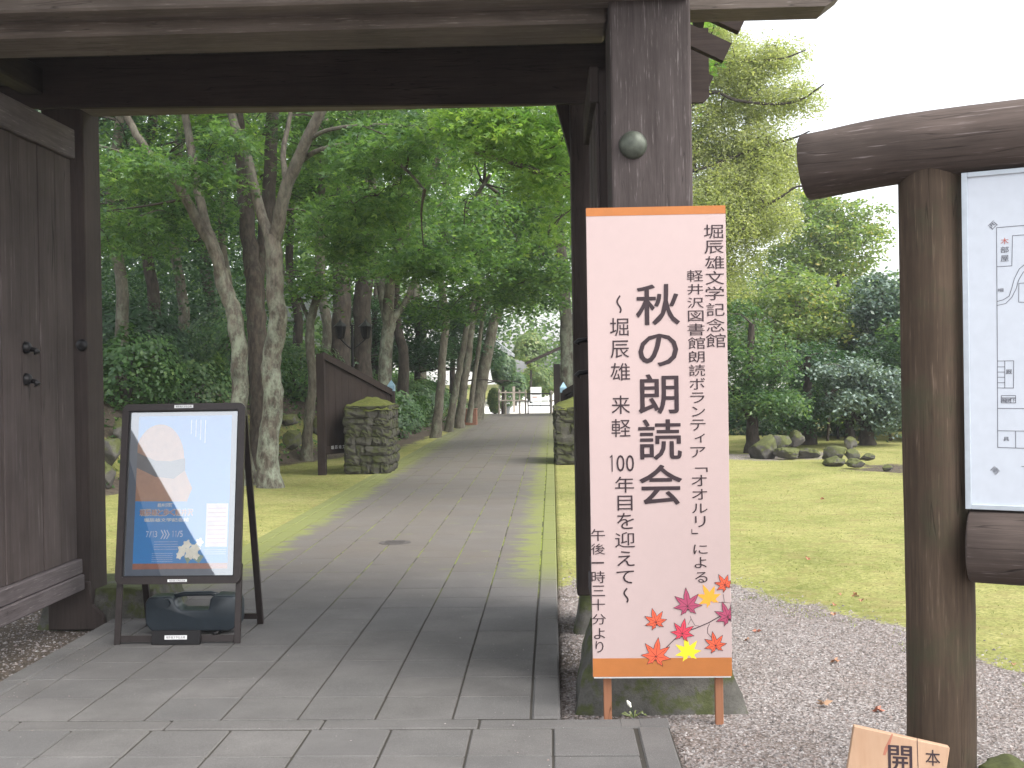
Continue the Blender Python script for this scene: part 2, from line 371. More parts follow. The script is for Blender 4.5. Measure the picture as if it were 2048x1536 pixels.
# ------------------------------------------------------------------ ground sheet
FY = [-30, 9, 11.5, 13.8, 18.5, 21.5, 38, 46, 60, 200]; FX = [-16, -12, -8, -5.3, -4.3, -3.15, -2.75, -3.2, -8, -8]
def sstep(t): t = np.clip(t, 0, 1); return t * t * (3 - 2 * t)
def terrain(X, Y):
    X = np.asarray(X, float); Y = np.asarray(Y, float)
    d = (np.interp(Y, FY, FX) - X) * .85
    bank = 1.25 * sstep(d / 1.7) + .05 * np.clip(d - 1.7, 0, 30)
    low = -.06 * (1 - sstep((Y - 7.2) / .9)) - .008 * sstep((Y - 7.2) / .9)
    inpath = (X > -2.5) & (X < .02) & (Y < 40.4) | ((X > -6) & (X < .44) & (Y < 4.46))
    low = np.where(inpath, -.075, low)
    bumps = .02 * np.sin(X * 1.7 + Y * .6) * sstep((Y - 8) / 3) * sstep((np.abs(X + 1.2) - 1.6) / 1.0)
    rise = .012 * np.clip(X - 3, 0, 40) * sstep((Y - 12) / 8) + .02 * np.clip(Y - 44, 0, 40)
    return low + bank + np.where(inpath, 0, bumps) + rise
xs = np.unique(np.round(np.concatenate([np.linspace(-300, -12, 18), np.arange(-12, -3, .25), np.arange(-3, 4, .09), np.arange(4, 12, .25), np.linspace(12, 300, 18), [-2.5, -2.49, .01, .02, .43, .44]]), 3))
ys = np.unique(np.round(np.concatenate([np.linspace(-60, 1, 12), np.arange(1, 9, .09), np.arange(9, 24, .2), np.arange(24, 60, .8), np.linspace(60, 600, 24), [4.46, 4.47, 40.4, 40.5]]), 3))
GX, GY = np.meshgrid(xs, ys); GZ = terrain(GX, GY)
nx, ny = len(xs), len(ys); idx = np.arange(nx * ny).reshape(ny, nx)
F = np.stack([idx[:-1, :-1], idx[:-1, 1:], idx[1:, 1:], idx[1:, :-1]], -1).reshape(-1, 4)
me = mesh_np('ground', np.stack([GX, GY, GZ], -1).reshape(-1, 3), F, [M['ground']], True)
def bound(X): return np.interp(X, [-20, -3.4, -2.5, 0, .9, 1.15, 1.82, 2.16, 2.6, 20], [6.9, 7.2, 7.3, 7.4, 7.8, 7.4, 6.1, 5.2, 4.7, 3.5])
near = (np.abs(GX - 0) < 12) & (GY < 14); wob = np.zeros_like(GX)
wob[near] = [noise.noise(Vector((a * .9, b * .9, 1.))) * .9 + noise.noise(Vector((a * 2.6, b * 2.6, 5.))) * .6 + noise.noise(Vector((a * 6, b * 6, 9.))) * .35 for a, b in zip(GX[near], GY[near])]
gravel = sstep((bound(GX) - GY + wob * .8) / 1.1 + .5)
gravel = np.maximum(gravel, .75 * sstep((wob - .55) / .3) * (GY < 10) * (GX > 0))
# pale sandy patch around the rocks on the right, bare strip under the bank
gravel = np.maximum(gravel, .8 * np.exp(-((GX - 3.3) / 1.8) ** 2 - ((GY - 18.3) / 1.1) ** 2))
dd = (np.interp(GY, FY, FX) - GX)
soil = np.maximum(.9 * np.exp(-((dd - .1) / .45) ** 2) * (GY > 9), .85 * sstep((dd - .5) / .8))
soil = np.maximum(soil, .75 * np.exp(-((GX - 4.9) / 1.1) ** 2 - ((GY - 15.6) / 1.3) ** 2))
soil = np.maximum(soil, .8 * ((GX > -3.6) & (GX < -2.5) & (GY < 7.0)) + .45 * ((GX > .0) & (GX < .42) & (GY < 7.3) & (GY > 4.4)))
pale = sstep((GY - 40.3) / .5) * sstep((GX + 3.2) / .5) * sstep((9 - GX) / 1) * sstep((75 - GY) / 2)  # sunlit, overexposed ground past the pole fence, painted as a pale zone
for nme, arr in (('gravel', gravel), ('soil', soil), ('pale', pale)):
    a = me.attributes.new(nme, 'FLOAT', 'POINT'); a.data.foreach_set('value', arr.ravel().astype(np.float32))
ground = tag(link('ground', me), kind='structure')

# ------------------------------------------------------------------ path and its pavers
T = .306; XR = -.105; XL = -2.395; Y0 = 4.447
path = MB().box(XL - .08, .0, Y0, 40.4, -.07, -.0045).build('path', M['joint']); tag(path, kind='structure')
def paver_mesh(wx, wy, nm, h=.05, b=.004):
    m = MB().box(-wx / 2, wx / 2, -wy / 2, wy / 2, -h, 0)
    return m.mesh(nm, M['paver'], bevel=b, seg=1)
pm = paver_mesh(T - .008, T - .003, 'paver', b=.0025); ph = paver_mesh(.138, T - .0025, 'paver_cut', b=.0025)
pk = paver_mesh(.112, .596, 'kerb', .12, .008)
def place(name, me, loc, parent, rz=0, tilt=.0):
    o = bpy.data.objects.new(name, me); C.objects.link(o); o.parent = parent
    o.location = loc; o.rotation_euler = (rnd.gauss(0, tilt), rnd.gauss(0, tilt), rz); return o
n = 0; far_v = MB(); row = 0; yy = Y0 + T / 2
while yy < 40.2:
    for c in range(8):
        wd = T if c < 7 else .143
        x = XR - c * T - wd / 2
        if n < 250: place('paver', pm if c < 7 else ph, (x, yy, rnd.gauss(0, .0008)), path, 0, .002); n += 1
        else: far_v.box(x - wd / 2 + .005, x + wd / 2 - .005, yy - T / 2 + .0015, yy + T / 2 - .0015, -.012, rnd.gauss(0, .0008))
    yy += T
fv = far_v.build('far_pavers', M['paver'], path); fv['kind'] = 'stuff'
yy = Y0 + .3; k = 0
while yy < 40:
    if yy < 18:
        place('kerb_stone', pk, (-.044, yy, .004 + rnd.gauss(0, .001)), path, 0, .001)
        place('kerb_stone', pk, (XL - .055, yy, .002), path, 0, .001)
    yy += .602
far_k = MB()
while k < 37:
    y0 = 18.2 + k * .602
    for x in (-.044, XL - .055): far_k.box(x - .054, x + .054, y0, y0 + .597, -.05, .003)
    k += 1
fk = far_k.build('far_kerb_stones', M['paver'], path); fk['kind'] = 'stuff'
# landing before the gate
landing = MB().box(-6.0, .425, 2.0, Y0 - .006, -.07, -.006).build('landing', M['joint']); tag(landing, kind='structure')
pl = paver_mesh(.302, .302, 'paver_landing', .055, .005); ps = paver_mesh(.60, .108, 'edge_paver', .055, .005); pe = paver_mesh(.116, .60, 'landing_kerb', .1, .006)
for i in range(14):
    for j in range(7): 
        x = .294 - .157 - i * .3085; y = 4.322 - .157 - j * .3085
        if y > 2.3: place('paver', pl, (x, y, rnd.gauss(0, .0012)), landing, 0, .003)
for i in range(9): place('edge_paver', ps, (.0 - i * .607, 4.383, rnd.gauss(0, .001)), landing, 0, .001)
place('edge_paver', ps, (.364 - .06, 4.383, 0), landing).scale = (.20, 1, 1)
for j in range(4): place('landing_kerb', pe, (.362, 4.025 - j * .607, .001), landing, 0, .002)
place('edge_paver', paver_mesh(.116, .108, 'corner_paver', .055, .005), (.39 - .025, 4.383 - .0, .002), landing).location = (.3705 + .06 - .06, 4.383, .0015)

# drain lid
d0 = gp(790, 1085)
lid = empty('drain_lid', (d0[0], d0[1], 0), 'small oval dark metal drain lid set flush in the mossy paving', 'drain lid')
a = [i * math.pi / 12 for i in range(24)]
m = MB(); m.add([(d0[0] + .13 * math.cos(t), d0[1] + .13 * math.sin(t), z) for z in (-.01, .002) for t in a],
      [tuple(range(24, 48))] + [(i, (i + 1) % 24, (i + 1) % 24 + 24, i + 24) for i in range(24)]).build('cover', M['lid'], lid)
m = MB()
for t in (-.06, -.02, .02, .06): m.box(d0[0] - .08, d0[0] + .08, d0[1] + t - .005, d0[1] + t + .005, .0022, .004)
m.build('grating', M['lid'], lid)

# pebbles: loose stones over the gravel, nobody could count them
oct_v = np.array([(1, 0, 0), (0, 1, 0), (-1, 0, 0), (0, -1, 0), (0, 0, 1), (0, 0, -1)], float)
oct_f = np.array([(0, 1, 4), (1, 2, 4), (2, 3, 4), (3, 0, 4)])
def pebbles(n, x0, x1, y0, y1, keep, smin, smax):
    P = np.stack([rng.uniform(x0, x1, n), rng.uniform(y0, y1, n)], 1); P = P[keep(P[:, 0], P[:, 1])]
    k = len(P); sz = rng.uniform(smin, smax, k) * rng.choice([1, 1, 1, 1.8], k); th = rng.uniform(0, 6.28, k)
    v = oct_v[None] * (sz[:, None] * np.array([1, 1, 1]))[:, None, :].reshape(k, 1, -1) if 0 else oct_v[None].repeat(k, 0) * sz[:, None, None]
    v = v * rng.uniform(.6, 1.25, (k, 6, 3)); v[:, :, 2] *= .65
    c, s_ = np.cos(th)[:, None], np.sin(th)[:, None]
    x = v[:, :, 0] * c - v[:, :, 1] * s_; y = v[:, :, 0] * s_ + v[:, :, 1] * c
    V = np.stack([x + P[:, :1], y + P[:, 1:], v[:, :, 2] + terrain(P[:, 0], P[:, 1])[:, None]], -1)
    Fc = (oct_f[None] + (np.arange(k) * 6)[:, None, None]).reshape(-1, 3)
    return V.reshape(-1, 3), Fc, np.repeat(rng.uniform(0, 1, k), 6)
def keep_r(x, y): return ((y < bound(x) - .1 + rng.normal(0, .35, len(x)) + .5 * np.array([noise.noise(Vector((a * .9, b * .9, 1.))) for a, b in zip(x, y)])) & ((x > .03) & (y > 4.5) | (x > .45)) & (x < 2.6))
V, Fc, tn = pebbles(80000, .02, 2.6, 2.9, 8.2, keep_r, .002, .0062)
pb = link('gravel', mesh_np('gravel', V, Fc, [M['pebble']], False, tone=tn)); tag(pb, kind='stuff')
def grit(n, f, smax):
    V, Fc, tn = pebbles(n, -2.6, .4, 2.9, 9, f, .0015, smax); V = V.reshape(-1, 6, 3); V[:, :, 2] += .077 - .0; V = V.reshape(-1, 3)
    tag(link('grit', mesh_np('grit', V, Fc, [M['pebble']], False, tone=tn)), kind='stuff')
grit(9000, lambda x, y: ((x < -.11) & (x > -2.38) & (y > 4.5) | (y < 4.4)) & (rng.uniform(0, 1, len(x)) < .04 + .5 * np.exp(-np.abs(x + .05) * 9) + .4 * np.exp(-np.abs(x + 2.3) * 9)), .003)
V, Fc, tn = pebbles(9000, -4.5, -2.52, 4.5, 7.4, lambda x, y: y < 9, .003, .008)
pb = link('gravel', mesh_np('gravel', V, Fc, [M['pebble']], False, tone=tn)); tag(pb, kind='stuff')

# short grass over the moss lawn
def grass(n, x0, x1, y0, y1, keep, h):
    P = np.stack([rng.uniform(x0, x1, n), rng.uniform(y0, y1, n)], 1); P = P[keep(P[:, 0], P[:, 1])]; k = len(P)
    th = rng.uniform(0, 6.28, k); hh = h * rng.uniform(.5, 1.4, k); wd = hh * .22
    z = terrain(P[:, 0], P[:, 1]); lx = rng.normal(0, .5, k) * hh; ly = rng.normal(0, .5, k) * hh
    dx, dy = np.cos(th) * wd, np.sin(th) * wd
    V = np.stack([np.stack([P[:, 0] - dx, P[:, 1] - dy, z - .002], -1), np.stack([P[:, 0] + dx, P[:, 1] + dy, z - .002], -1), np.stack([P[:, 0] + lx, P[:, 1] + ly, z + hh * .8], -1)], 1)
    return V.reshape(-1, 3), np.arange(3 * k).reshape(-1, 3), np.repeat(rng.uniform(0, 1, k), 3)
clump = lambda x, y: np.array([noise.noise(Vector((a * 1.3, b * 1.3, 3.))) for a, b in zip(x, y)])
kl = lambda x, y: (y > bound(x) + .1) & ((x > .03) | (x < -2.5)) & (x > np.interp(y, FY, FX)) & (clump(x, y) > rng.uniform(-.6, .5, len(x)))
V, Fc, tn = grass(90000, -5.5, 5.5, 4.8, 20, kl, .012)
V2, F2, t2 = grass(60000, .1, 5.5, 4.4, 9.5, lambda x, y: (np.abs(y - bound(x) + .12 * rng.normal(0, 1, len(x))) < .28 * (1 + clump(x * 2, y * 2))) & (clump(x * 3, y * 3) > .0), .014)
Fc = np.vstack([Fc, F2 + len(V)]); V = np.vstack([V, V2]); tn = np.concatenate([tn, t2])
tag(link('grass', mesh_np('grass', V, Fc, [M['grass']], False, tone=tn)), kind='stuff')

# ------------------------------------------------------------------ the gate
gate = empty('wooden_gate', (-1.2, 5.2, 0), 'old dark timber gate with thick square posts, crossbeams and inward-opened doors', 'gate')
gx0 = float(at(1222, 300, 4.85)[0]); gx1 = float(at(1385, 300, 4.85)[0]); LXR = -2.66
def post(x0, x1, y0, y1, z0, z1, mat, nm='post'):
    return MB().box(x0, x1, y0, y1, z0, z1).build(nm, mat, gate, bevel=.012, seg=2)
fp = post(gx0, gx1, 4.85, 5.2, .16, 3.15, M['post']); fp['label'] = 'weathered grey front post with bronze boss'
post(LXR - .345, LXR, 4.85, 5.2, .16, 3.15, M['post'])
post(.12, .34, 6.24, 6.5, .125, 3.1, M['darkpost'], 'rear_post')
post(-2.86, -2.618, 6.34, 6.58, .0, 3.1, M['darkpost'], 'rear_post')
# bronze bosses
def dome(c, r, mat, nm, parent, axis=(0, -1, 0), h=.6):
    ax = Vector(axis); q = Vector((0, 0, 1)).rotation_difference(ax); vs = []; fs = []
    for i in range(7):
        t = i / 7 * math.pi / 2
        for j in range(20):
            p_ = Vector((r * math.cos(t) * math.cos(j * math.pi / 10), r * math.cos(t) * math.sin(j * math.pi / 10), r * h * math.sin(t)))
            vs.append(Vector(c) + q @ p_)
    vs.append(Vector(c) + q @ Vector((0, 0, r * h)))
    for i in range(6):
        for j in range(20): fs.append((i * 20 + j, i * 20 + (j + 1) % 20, (i + 1) * 20 + (j + 1) % 20, (i + 1) * 20 + j))
    fs += [(120 + j, 120 + (j + 1) % 20, 140) for j in range(20)]
    return MB().add(vs, fs).build(nm, mat, parent, smooth=True)
bc = at(1266, 290, 4.848); dome(bc, .060, M['bronze'], 'boss', gate)
dome((LXR - .17, 4.848, bc[2]), .060, M['bronze'], 'boss', gate)
# beams
MB().box(-3.7, gx1 - .003, 4.78, 4.948, 2.918, 3.14).build('front_beam', M['beam'], gate, bevel=.01)
MB().box(LXR + .002, gx0 - .002, 4.951, 5.27, 2.862, 3.10).build('lintel', M['beam'], gate, bevel=.012)
nx1 = float(at(1690, 20, 4.95)[0])
MB().add([(gx1 + .002, y, z) for y in (4.951, 5.13) for z in (2.905, 3.12)] + [(nx1 - .08, y, 2.905) for y in (4.951, 5.13)] + [(nx1, y, z) for y in (4.951, 5.13) for z in (2.965, 3.12)],
  [(0, 1, 7, 6, 4), (2, 5, 8, 9, 3), (0, 4, 5, 2), (4, 6, 8, 5), (6, 7, 9, 8), (1, 3, 9, 7), (0, 2, 3, 1)]).build('beam_nose', M['beam'], gate)
MB().box(-3.45, LXR - .347, 4.951, 5.13, 2.905, 3.12).build('beam_nose', M['beam'], gate, bevel=.01)
rl = float(at(1418, 150, 6.2)[0])
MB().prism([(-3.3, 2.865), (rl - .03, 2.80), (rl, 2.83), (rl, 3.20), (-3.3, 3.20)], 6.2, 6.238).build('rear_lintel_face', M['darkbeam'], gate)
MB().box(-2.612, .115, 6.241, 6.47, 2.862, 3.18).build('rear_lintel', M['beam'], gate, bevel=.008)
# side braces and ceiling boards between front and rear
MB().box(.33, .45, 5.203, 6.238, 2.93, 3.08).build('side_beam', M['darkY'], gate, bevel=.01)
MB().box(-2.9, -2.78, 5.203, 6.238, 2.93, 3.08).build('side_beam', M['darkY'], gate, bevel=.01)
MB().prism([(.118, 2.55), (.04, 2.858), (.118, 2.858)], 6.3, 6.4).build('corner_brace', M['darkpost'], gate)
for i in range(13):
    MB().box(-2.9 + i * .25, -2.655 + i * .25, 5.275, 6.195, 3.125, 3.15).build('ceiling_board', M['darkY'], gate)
# roof: rafters, boards and shingled top
roof = link('roof', MB().prism([(-4.0, 4.12), (-4.0, 4.22), (1.02, 4.22), (1.02, 4.12)], 4.85, 5.25).mesh('roof', M['rooftile']), gate)
for sgn, ye, ze in ((-1, 4.0, 3.30), (1, 6.85, 3.42)):
    for i in range(17):
        x = -3.9 + i * .3
        MB().bar((x, 5.05, 4.06), (x, ye, ze), .06, .08).build('rafter', M['darkY'], roof)
    for k_ in range(8):
        a0, a1 = k_ / 8, (k_ + 1) / 8
        ya, yb = 5.05 + (ye - 5.05) * a0, 5.05 + (ye - 5.05) * a1 * 1.002; za, zb = 4.13 + (ze + .07 - 4.13) * a0, 4.13 + (ze + .07 - 4.13) * a1
        MB().add([(x, y, z) for x in (-4.0, 1.02) for y, z in ((ya, za), (yb, zb), (yb, zb + .045), (ya, za + .045))],
                 [(0, 1, 2, 3), (7, 6, 5, 4), (0, 4, 5, 1), (1, 5, 6, 2), (2, 6, 7, 3), (3, 7, 4, 0)]).build('roof_board', M['rooftile'], roof)
# small side roof over the rear post: rafters that run outwards
for sx, xa, xb in ((1, .30, .93), (-1, -2.75, -3.38)):
    for y in (5.45, 5.95, 6.6):
        MB().bar((xa, y, 3.30), (xb, y, 2.99), .055, .10).build('side_rafter', M['darkbeam'], roof)
    MB().add([(x, y, z) for y in (5.3, 7.1) for x, z in ((xa, 3.36), (xa + (xb - xa) * .55, 3.205), (xa + (xb - xa) * .55, 3.245), (xa, 3.40))],
             [(0, 1, 2, 3), (7, 6, 5, 4), (0, 4, 5, 1), (1, 5, 6, 2), (2, 6, 7, 3), (3, 7, 4, 0)]).build('side_roof_board', M['rooftile'], roof)
    xc = xa + .42 * (xb - xa); MB().box(min(xc - .04, xc + .04), max(xc - .04, xc + .04), 5.3, 7.0, 2.98, 3.07).build('purlin', M['darkY'], roof)
# door leaves with planks, rails, studs
def leaf(xf, thick_dir, y0, y1, lab, knob_len):
    lf = link('door_leaf', MB().box(min(xf, xf - .03 * thick_dir), max(xf, xf - .03 * thick_dir), y0, y1, .2, 2.72).mesh('door_leaf', M['darkpost']), gate)
    lf['label'] = lab
    def bx(a, b): return (min(xf + a * thick_dir, xf + b * thick_dir), max(xf + a * thick_dir, xf + b * thick_dir))
    npl = 5; wd = (y1 - y0) / npl
    for i in range(npl):
        x0, x1 = bx(.001, .016 + .003 * (i % 2)); MB().box(x0, x1, y0 + i * wd + .003, y0 + (i + 1) * wd - .003, .36, 2.58).build('plank', M['plank'], lf, bevel=.003)
    x0, x1 = bx(.001, .045)
    MB().box(x0, x1, y0, y1, 2.582, 2.745).build('top_rail', M['rail'] if thick_dir > 0 else M['darkpost'], lf, bevel=.006)  # right top rail is the same wood, its shade put into a darker colour
    MB().box(x0, x1, y0, y1, .275, .358).build('bottom_rail', M['rail'], lf, bevel=.006)
    x0, x1 = bx(.001, .055); MB().box(x0, x1, y0, y1, .185, .273).build('bottom_rail', M['rail'], lf, bevel=.006)
    for z in (1.52, 1.36):
        yk = y0 + .45; xk = xf + .02 * thick_dir
        dome((xk, yk, z), .032, M['iron'], 'stud', lf, (thick_dir, 0, 0), 1.0)
        MB().tube([(xk, yk, z - .005), (xk + knob_len * thick_dir, yk, z - .012), (xk + (knob_len + .01) * thick_dir, yk, z - .03)], [.012, .012, .02], 8).build('bolt', M['iron'], lf, smooth=True)
    return lf
leaf(-2.675, 1, 5.22, 6.26, 'door leaf folded back on the left, seen broadside', .05)
leaf(.235, -1, 5.22, 6.20, 'door leaf folded back on the right, seen edge on', .08)
zr = at(178, 690, 6.34)[2]
dome((-2.645, 6.337, zr), .035, M['iron'], 'fitting', gate, (0, -1, 0), .5)
# curved wooden foot of the left rear post
MB().prism([(-2.85, -.05), (-2.52, -.05), (-2.54, .03), (-2.60, .09), (-2.616, .22), (-2.85, .22)], 6.30, 6.338).build('foot', M['darkpost'], gate, bevel=.005)

def stone_block(name, label, cat, x0, x1, y0, y1, z0, z1, ins, mat, seed, group=None, cuts=7, amp=.018):
    bm = bmesh.new(); bmesh.ops.create_cube(bm, size=1)
    bmesh.ops.subdivide_edges(bm, edges=bm.edges, cuts=cuts, use_grid_fill=True)
    for v in bm.verts:
        t = v.co.z + .5
        k = 1 - ins * t; bx_, by_ = v.co.x * 2, v.co.y * 2
        v.co = Vector(((x0 + x1) / 2 + bx_ * (x1 - x0) / 2 * k, (y0 + y1) / 2 + by_ * (y1 - y0) / 2 * k, z0 + (z1 - z0) * t))
    for v in bm.verts:
        nn = noise.noise_vector(v.co * 3.5 + Vector((seed, 0, 0))) * amp * 2 + noise.noise_vector(v.co * 11 + Vector((seed, 0, 0))) * amp * .7; v.co += nn
    bmesh.ops.recalc_face_normals(bm, faces=bm.faces)
    me = bpy.data.meshes.new(name); bm.to_mesh(me); bm.free(); me.materials.append(mat)
    me.polygons.foreach_set('use_smooth', [True] * len(me.polygons))
    c = Vector(((x0 + x1) / 2, (y0 + y1) / 2, z0)); me.transform(Matrix.Translation(-c))
    o = link(name, me); o.location = c; tag(o, label, cat, group); return o
stone_block('base_stone', 'pale tapered base stone under the front gate post behind the banner', 'base stone', .07, .80, 4.66, 5.45, -.12, .20, .26, M['basestone'], 1.3)
stone_block('base_stone', 'base stone under the left front gate post, outside the picture edge', 'base stone', -3.3, -2.68, 4.62, 5.15, -.12, .215, .22, M['basestone'], 3.3)
stone_block('base_stone', 'rough grey base stone at the foot of the rear post left of the poster stand', 'base stone', -2.95, -2.22, 6.33, 6.95, -.12, .16, .2, M['basestone'], 5.3)
stone_block('base_stone', 'small dark base stone at the foot of the rear post left of the banner', 'base stone', .10, .46, 6.12, 6.6, -.12, .12, .2, M['basestone'], 7.3)

# ------------------------------------------------------------------ lettering
_glyph = {}
def glyph(ch, bold=0.0):
    key = (ch, bold)
    if key in _glyph: return _glyph[key]
    cu = bpy.data.curves.new('t', 'FONT'); cu.body = ch; cu.size = 1; cu.resolution_u = 3; cu.fill_mode = 'FRONT'
    o = bpy.data.objects.new('t', cu); C.objects.link(o)
    dg = bpy.context.evaluated_depsgraph_get(); me = bpy.data.meshes.new_from_object(o.evaluated_get(dg))
    V = np.array([v.co[:] for v in me.vertices]) if len(me.vertices) else np.zeros((0, 3)); F_ = [tuple(p.vertices) for p in me.polygons]
    bpy.data.objects.remove(o); bpy.data.curves.remove(cu); bpy.data.meshes.remove(me)
    _glyph[key] = (V, F_); return V, F_
class Print:
    """flat print laid on a plane given by origin o, unit axes u (right) and v (up)"""
    def __init__(s, o, u, v): s.o, s.u, s.v = Vector(o), Vector(u).normalized(), Vector(v).normalized(); s.n = s.u.cross(s.v)
    def P(s, x, y, d=0): return s.o + s.u * x + s.v * y + s.n * d
    def char(s, mb, ch, x0, x1, y0, y1, d=.0015, bold=0, rot=0):
        if ch == '1':
            w1 = abs(x1 - x0); t1 = max(w1 * .16, abs(y1 - y0) * .05); c1 = (x0 + x1) / 2 + w1 * .1
            s.line(mb, [(c1, y0), (c1, y1)], t1, d); s.line(mb, [(c1, y1 - t1 * .5), (c1 - w1 * .32, y1 - abs(y1 - y0) * .14)], t1, d + .00002); return
        V, F_ = glyph(ch)
        if len(V) == 0: return
        a = V.min(0); b = V.max(0); W = max(b[0] - a[0], 1e-6); Hh = max(b[1] - a[1], 1e-6)
        cx, cy = (x0 + x1) / 2, (y0 + y1) / 2; pts = []
        for q in V:
            lx = ((q[0] - a[0]) / W - .5) * abs(x1 - x0); ly = ((q[1] - a[1]) / Hh - .5) * abs(y1 - y0)
            if rot: lx, ly = lx * math.cos(rot) - ly * math.sin(rot), lx * math.sin(rot) + ly * math.cos(rot)
            pts.append(s.P(cx + lx, cy + ly, d))
        bs = [(0, 0)] if bold <= .005 else [(a_ * bold * .62, b_ * bold * .4) for a_, b_ in ((0, 0), (1, 0), (-1, 0), (.7, .9), (-.7, .9), (.7, -.9), (-.7, -.9))]
        for i, (bx_, by_) in enumerate(bs):
            mb.add([q + s.u * bx_ * abs(x1 - x0) + s.v * by_ * abs(y1 - y0) + s.n * i * 2e-5 for q in pts], F_)
    def line(s, mb, pts, wd, d=.0012, closed=False):
        pts = [Vector(p) for p in pts]; k = len(pts); seg = range(k if closed else k - 1)
        for i in seg:
            a, b = pts[i], pts[(i + 1) % k]; t = b - a
            if t.length < 1e-7: continue
            t.normalize(); nn = Vector((-t.y, t.x)) * wd / 2; a = a - t * wd * .25; b = b + t * wd * .25
            mb.poly([s.P(*(a - nn), d + i * 1e-6), s.P(*(b - nn), d + i * 1e-6), s.P(*(b + nn), d + i * 1e-6), s.P(*(a + nn), d + i * 1e-6)])
    def shape(s, mb, pts, d=.001): mb.poly([s.P(x, y, d) for x, y in pts])
    def rect(s, mb, x0, x1, y0, y1, d=.001): s.shape(mb, [(x0, y0), (x1, y0), (x1, y1), (x0, y1)], d)
def ntri(mb, name, mats, parent):
    return mb.build(name, mats, parent)

# ------------------------------------------------------------------ the tall banner
BY = 4.52
bTL = at(1172, 416, BY); bBR = at(1467, 1351, BY); bBL = at(1186, 1355, BY); bTR = at(1448, 411, BY)
bx0 = float((bTL[0] + bBL[0]) / 2); bx1 = float((bTR[0] + bBR[0]) / 2); bz0 = float((bBL[2] + bBR[2]) / 2); bz1 = float((bTL[2] + bTR[2]) / 2)
ban = empty('event_banner', ((bx0 + bx1) / 2, BY, -.06), 'tall pale pink banner board with Japanese lettering and red maple leaves on two legs', 'banner')
MB().box(bx0, bx1, BY, BY + .022, bz0, bz1).build('board', M['pink'], ban, bevel=.001)
MB().box(bx0 + .004, bx1 - .004, BY + .0015, BY + .0205, bz0 - .006, bz0 - .0005).build('lower_edge', M['white'], ban)
oz = at(1310, 1316, BY)[2]; ot = at(1310, 430, BY)[2]
MB().box(bx0, bx1, BY - .0008, BY - .0002, bz0, oz).build('lower_band', M['orange'], ban)
MB().box(bx0, bx1, BY - .0008, BY - .0002, ot, bz1).build('upper_band', M['orange'], ban)
for a_, b_ in ((1207, 1223), (1430, 1446)):
    xa = float(at(a_, 1380, BY + .03)[0]); xb = float(at(b_, 1380, BY + .03)[0])
    MB().box(xa, xb, BY + .023, BY + .045, -.065, bz1 - .1).build('leg', M['legwood'], ban, bevel=.002)
pr = Print((0, BY, 0), (1, 0, 0), (0, 0, 1))
def on(px, py): q = at(px, py, BY); return float(q[0]), float(q[2])
def column(items, bold=0):
    mb = MB()
    for ch, x0, x1, y0, y1 in items:
        cx, cy = on((x0 + x1) / 2, (y0 + y1) / 2); hw = (x1 - x0) / 2 * BY / FPX; hh = (y1 - y0) / 2 * BY / FPX
        if ch == '~':
            pts = [(cx + hw * .8 * math.sin(t * 2 * math.pi + 2.6) * .9, cy + hh - 2 * hh * t) for t in np.linspace(0, 1, 15)]
            pr.line(mb, pts, .0065)
        else: pr.char(mb, ch, cx - hw, cx + hw, cy - hh, cy + hh, .0016, bold)
    mb.build('lettering', M['ink'], ban)
for it in (('秋', 1273, 1358, 569, 649), ('の', 1278, 1355, 668, 732), ('朗', 1278, 1356, 749, 827), ('読', 1278, 1362, 839, 919), ('会', 1280, 1363, 930, 1009)): column([it], .022)
column(list(zip('堀辰雄文学記念館', (1408, 1409, 1410, 1411, 1411, 1413, 1413, 1412), (1446, 1447, 1448, 1448, 1448, 1449, 1449, 1451), (449, 481, 512, 542, 573, 606, 637, 667), (477, 507, 538, 569, 600, 632, 663, 695))))
column([('軽', 1374, 1406, 540, 563), ('井', 1375, 1406, 568, 589), ('沢', 1375, 1407, 595, 616), ('図', 1376, 1407, 621, 643), ('書', 1375, 1409, 647, 671), ('館', 1376, 1410, 674, 698), ('朗', 1377, 1409, 702, 725), ('読', 1378, 1410, 729, 752), ('ボ', 1379, 1410, 756, 779), ('ラ', 1381, 1409, 785, 806), ('ン', 1384, 1410, 813, 833), ('テ', 1381, 1411, 839, 861), ('ィ', 1389, 1410, 867, 885), ('ア', 1381, 1411, 894, 915), ('﹁', 1390, 1415, 935, 944), ('オ', 1383, 1413, 950, 972), ('オ', 1384, 1414, 978, 999), ('ル', 1384, 1415, 1007, 1026), ('リ', 1390, 1411, 1032, 1054), ('﹂', 1383, 1396, 1058, 1068), ('に', 1387, 1415, 1089, 1108), ('よ', 1389, 1413, 1114, 1136), ('る', 1390, 1415, 1144, 1165)])
column([('~', 1233, 1243, 592, 625), ('堀', 1220, 1257, 636, 672), ('辰', 1221, 1258, 681, 716), ('雄', 1221, 1260, 726, 761), ('来', 1223, 1260, 791, 828), ('軽', 1223, 1261, 838, 874), ('1', 1217, 1229, 910, 943), ('0', 1233, 1249, 910, 943), ('0', 1252, 1268, 910, 943), ('年', 1230, 1268, 953, 985), ('目', 1235, 1265, 991, 1021), ('を', 1234, 1268, 1026, 1058), ('迎', 1230, 1270, 1064, 1095), ('え', 1234, 1269, 1102, 1132), ('て', 1233, 1268, 1141, 1167), ('~', 1247, 1257, 1177, 1204)], .004)
column([('午', 1182, 1210, 1058, 1082), ('後', 1182, 1210, 1087, 1109), ('一', 1183, 1208, 1124, 1127), ('時', 1183, 1210, 1142, 1166), ('三', 1184, 1210, 1171, 1192), ('十', 1183, 1210, 1198, 1221), ('分', 1184, 1212, 1228, 1249), ('よ', 1188, 1210, 1256, 1278), ('り', 1191, 1207, 1282, 1305)])
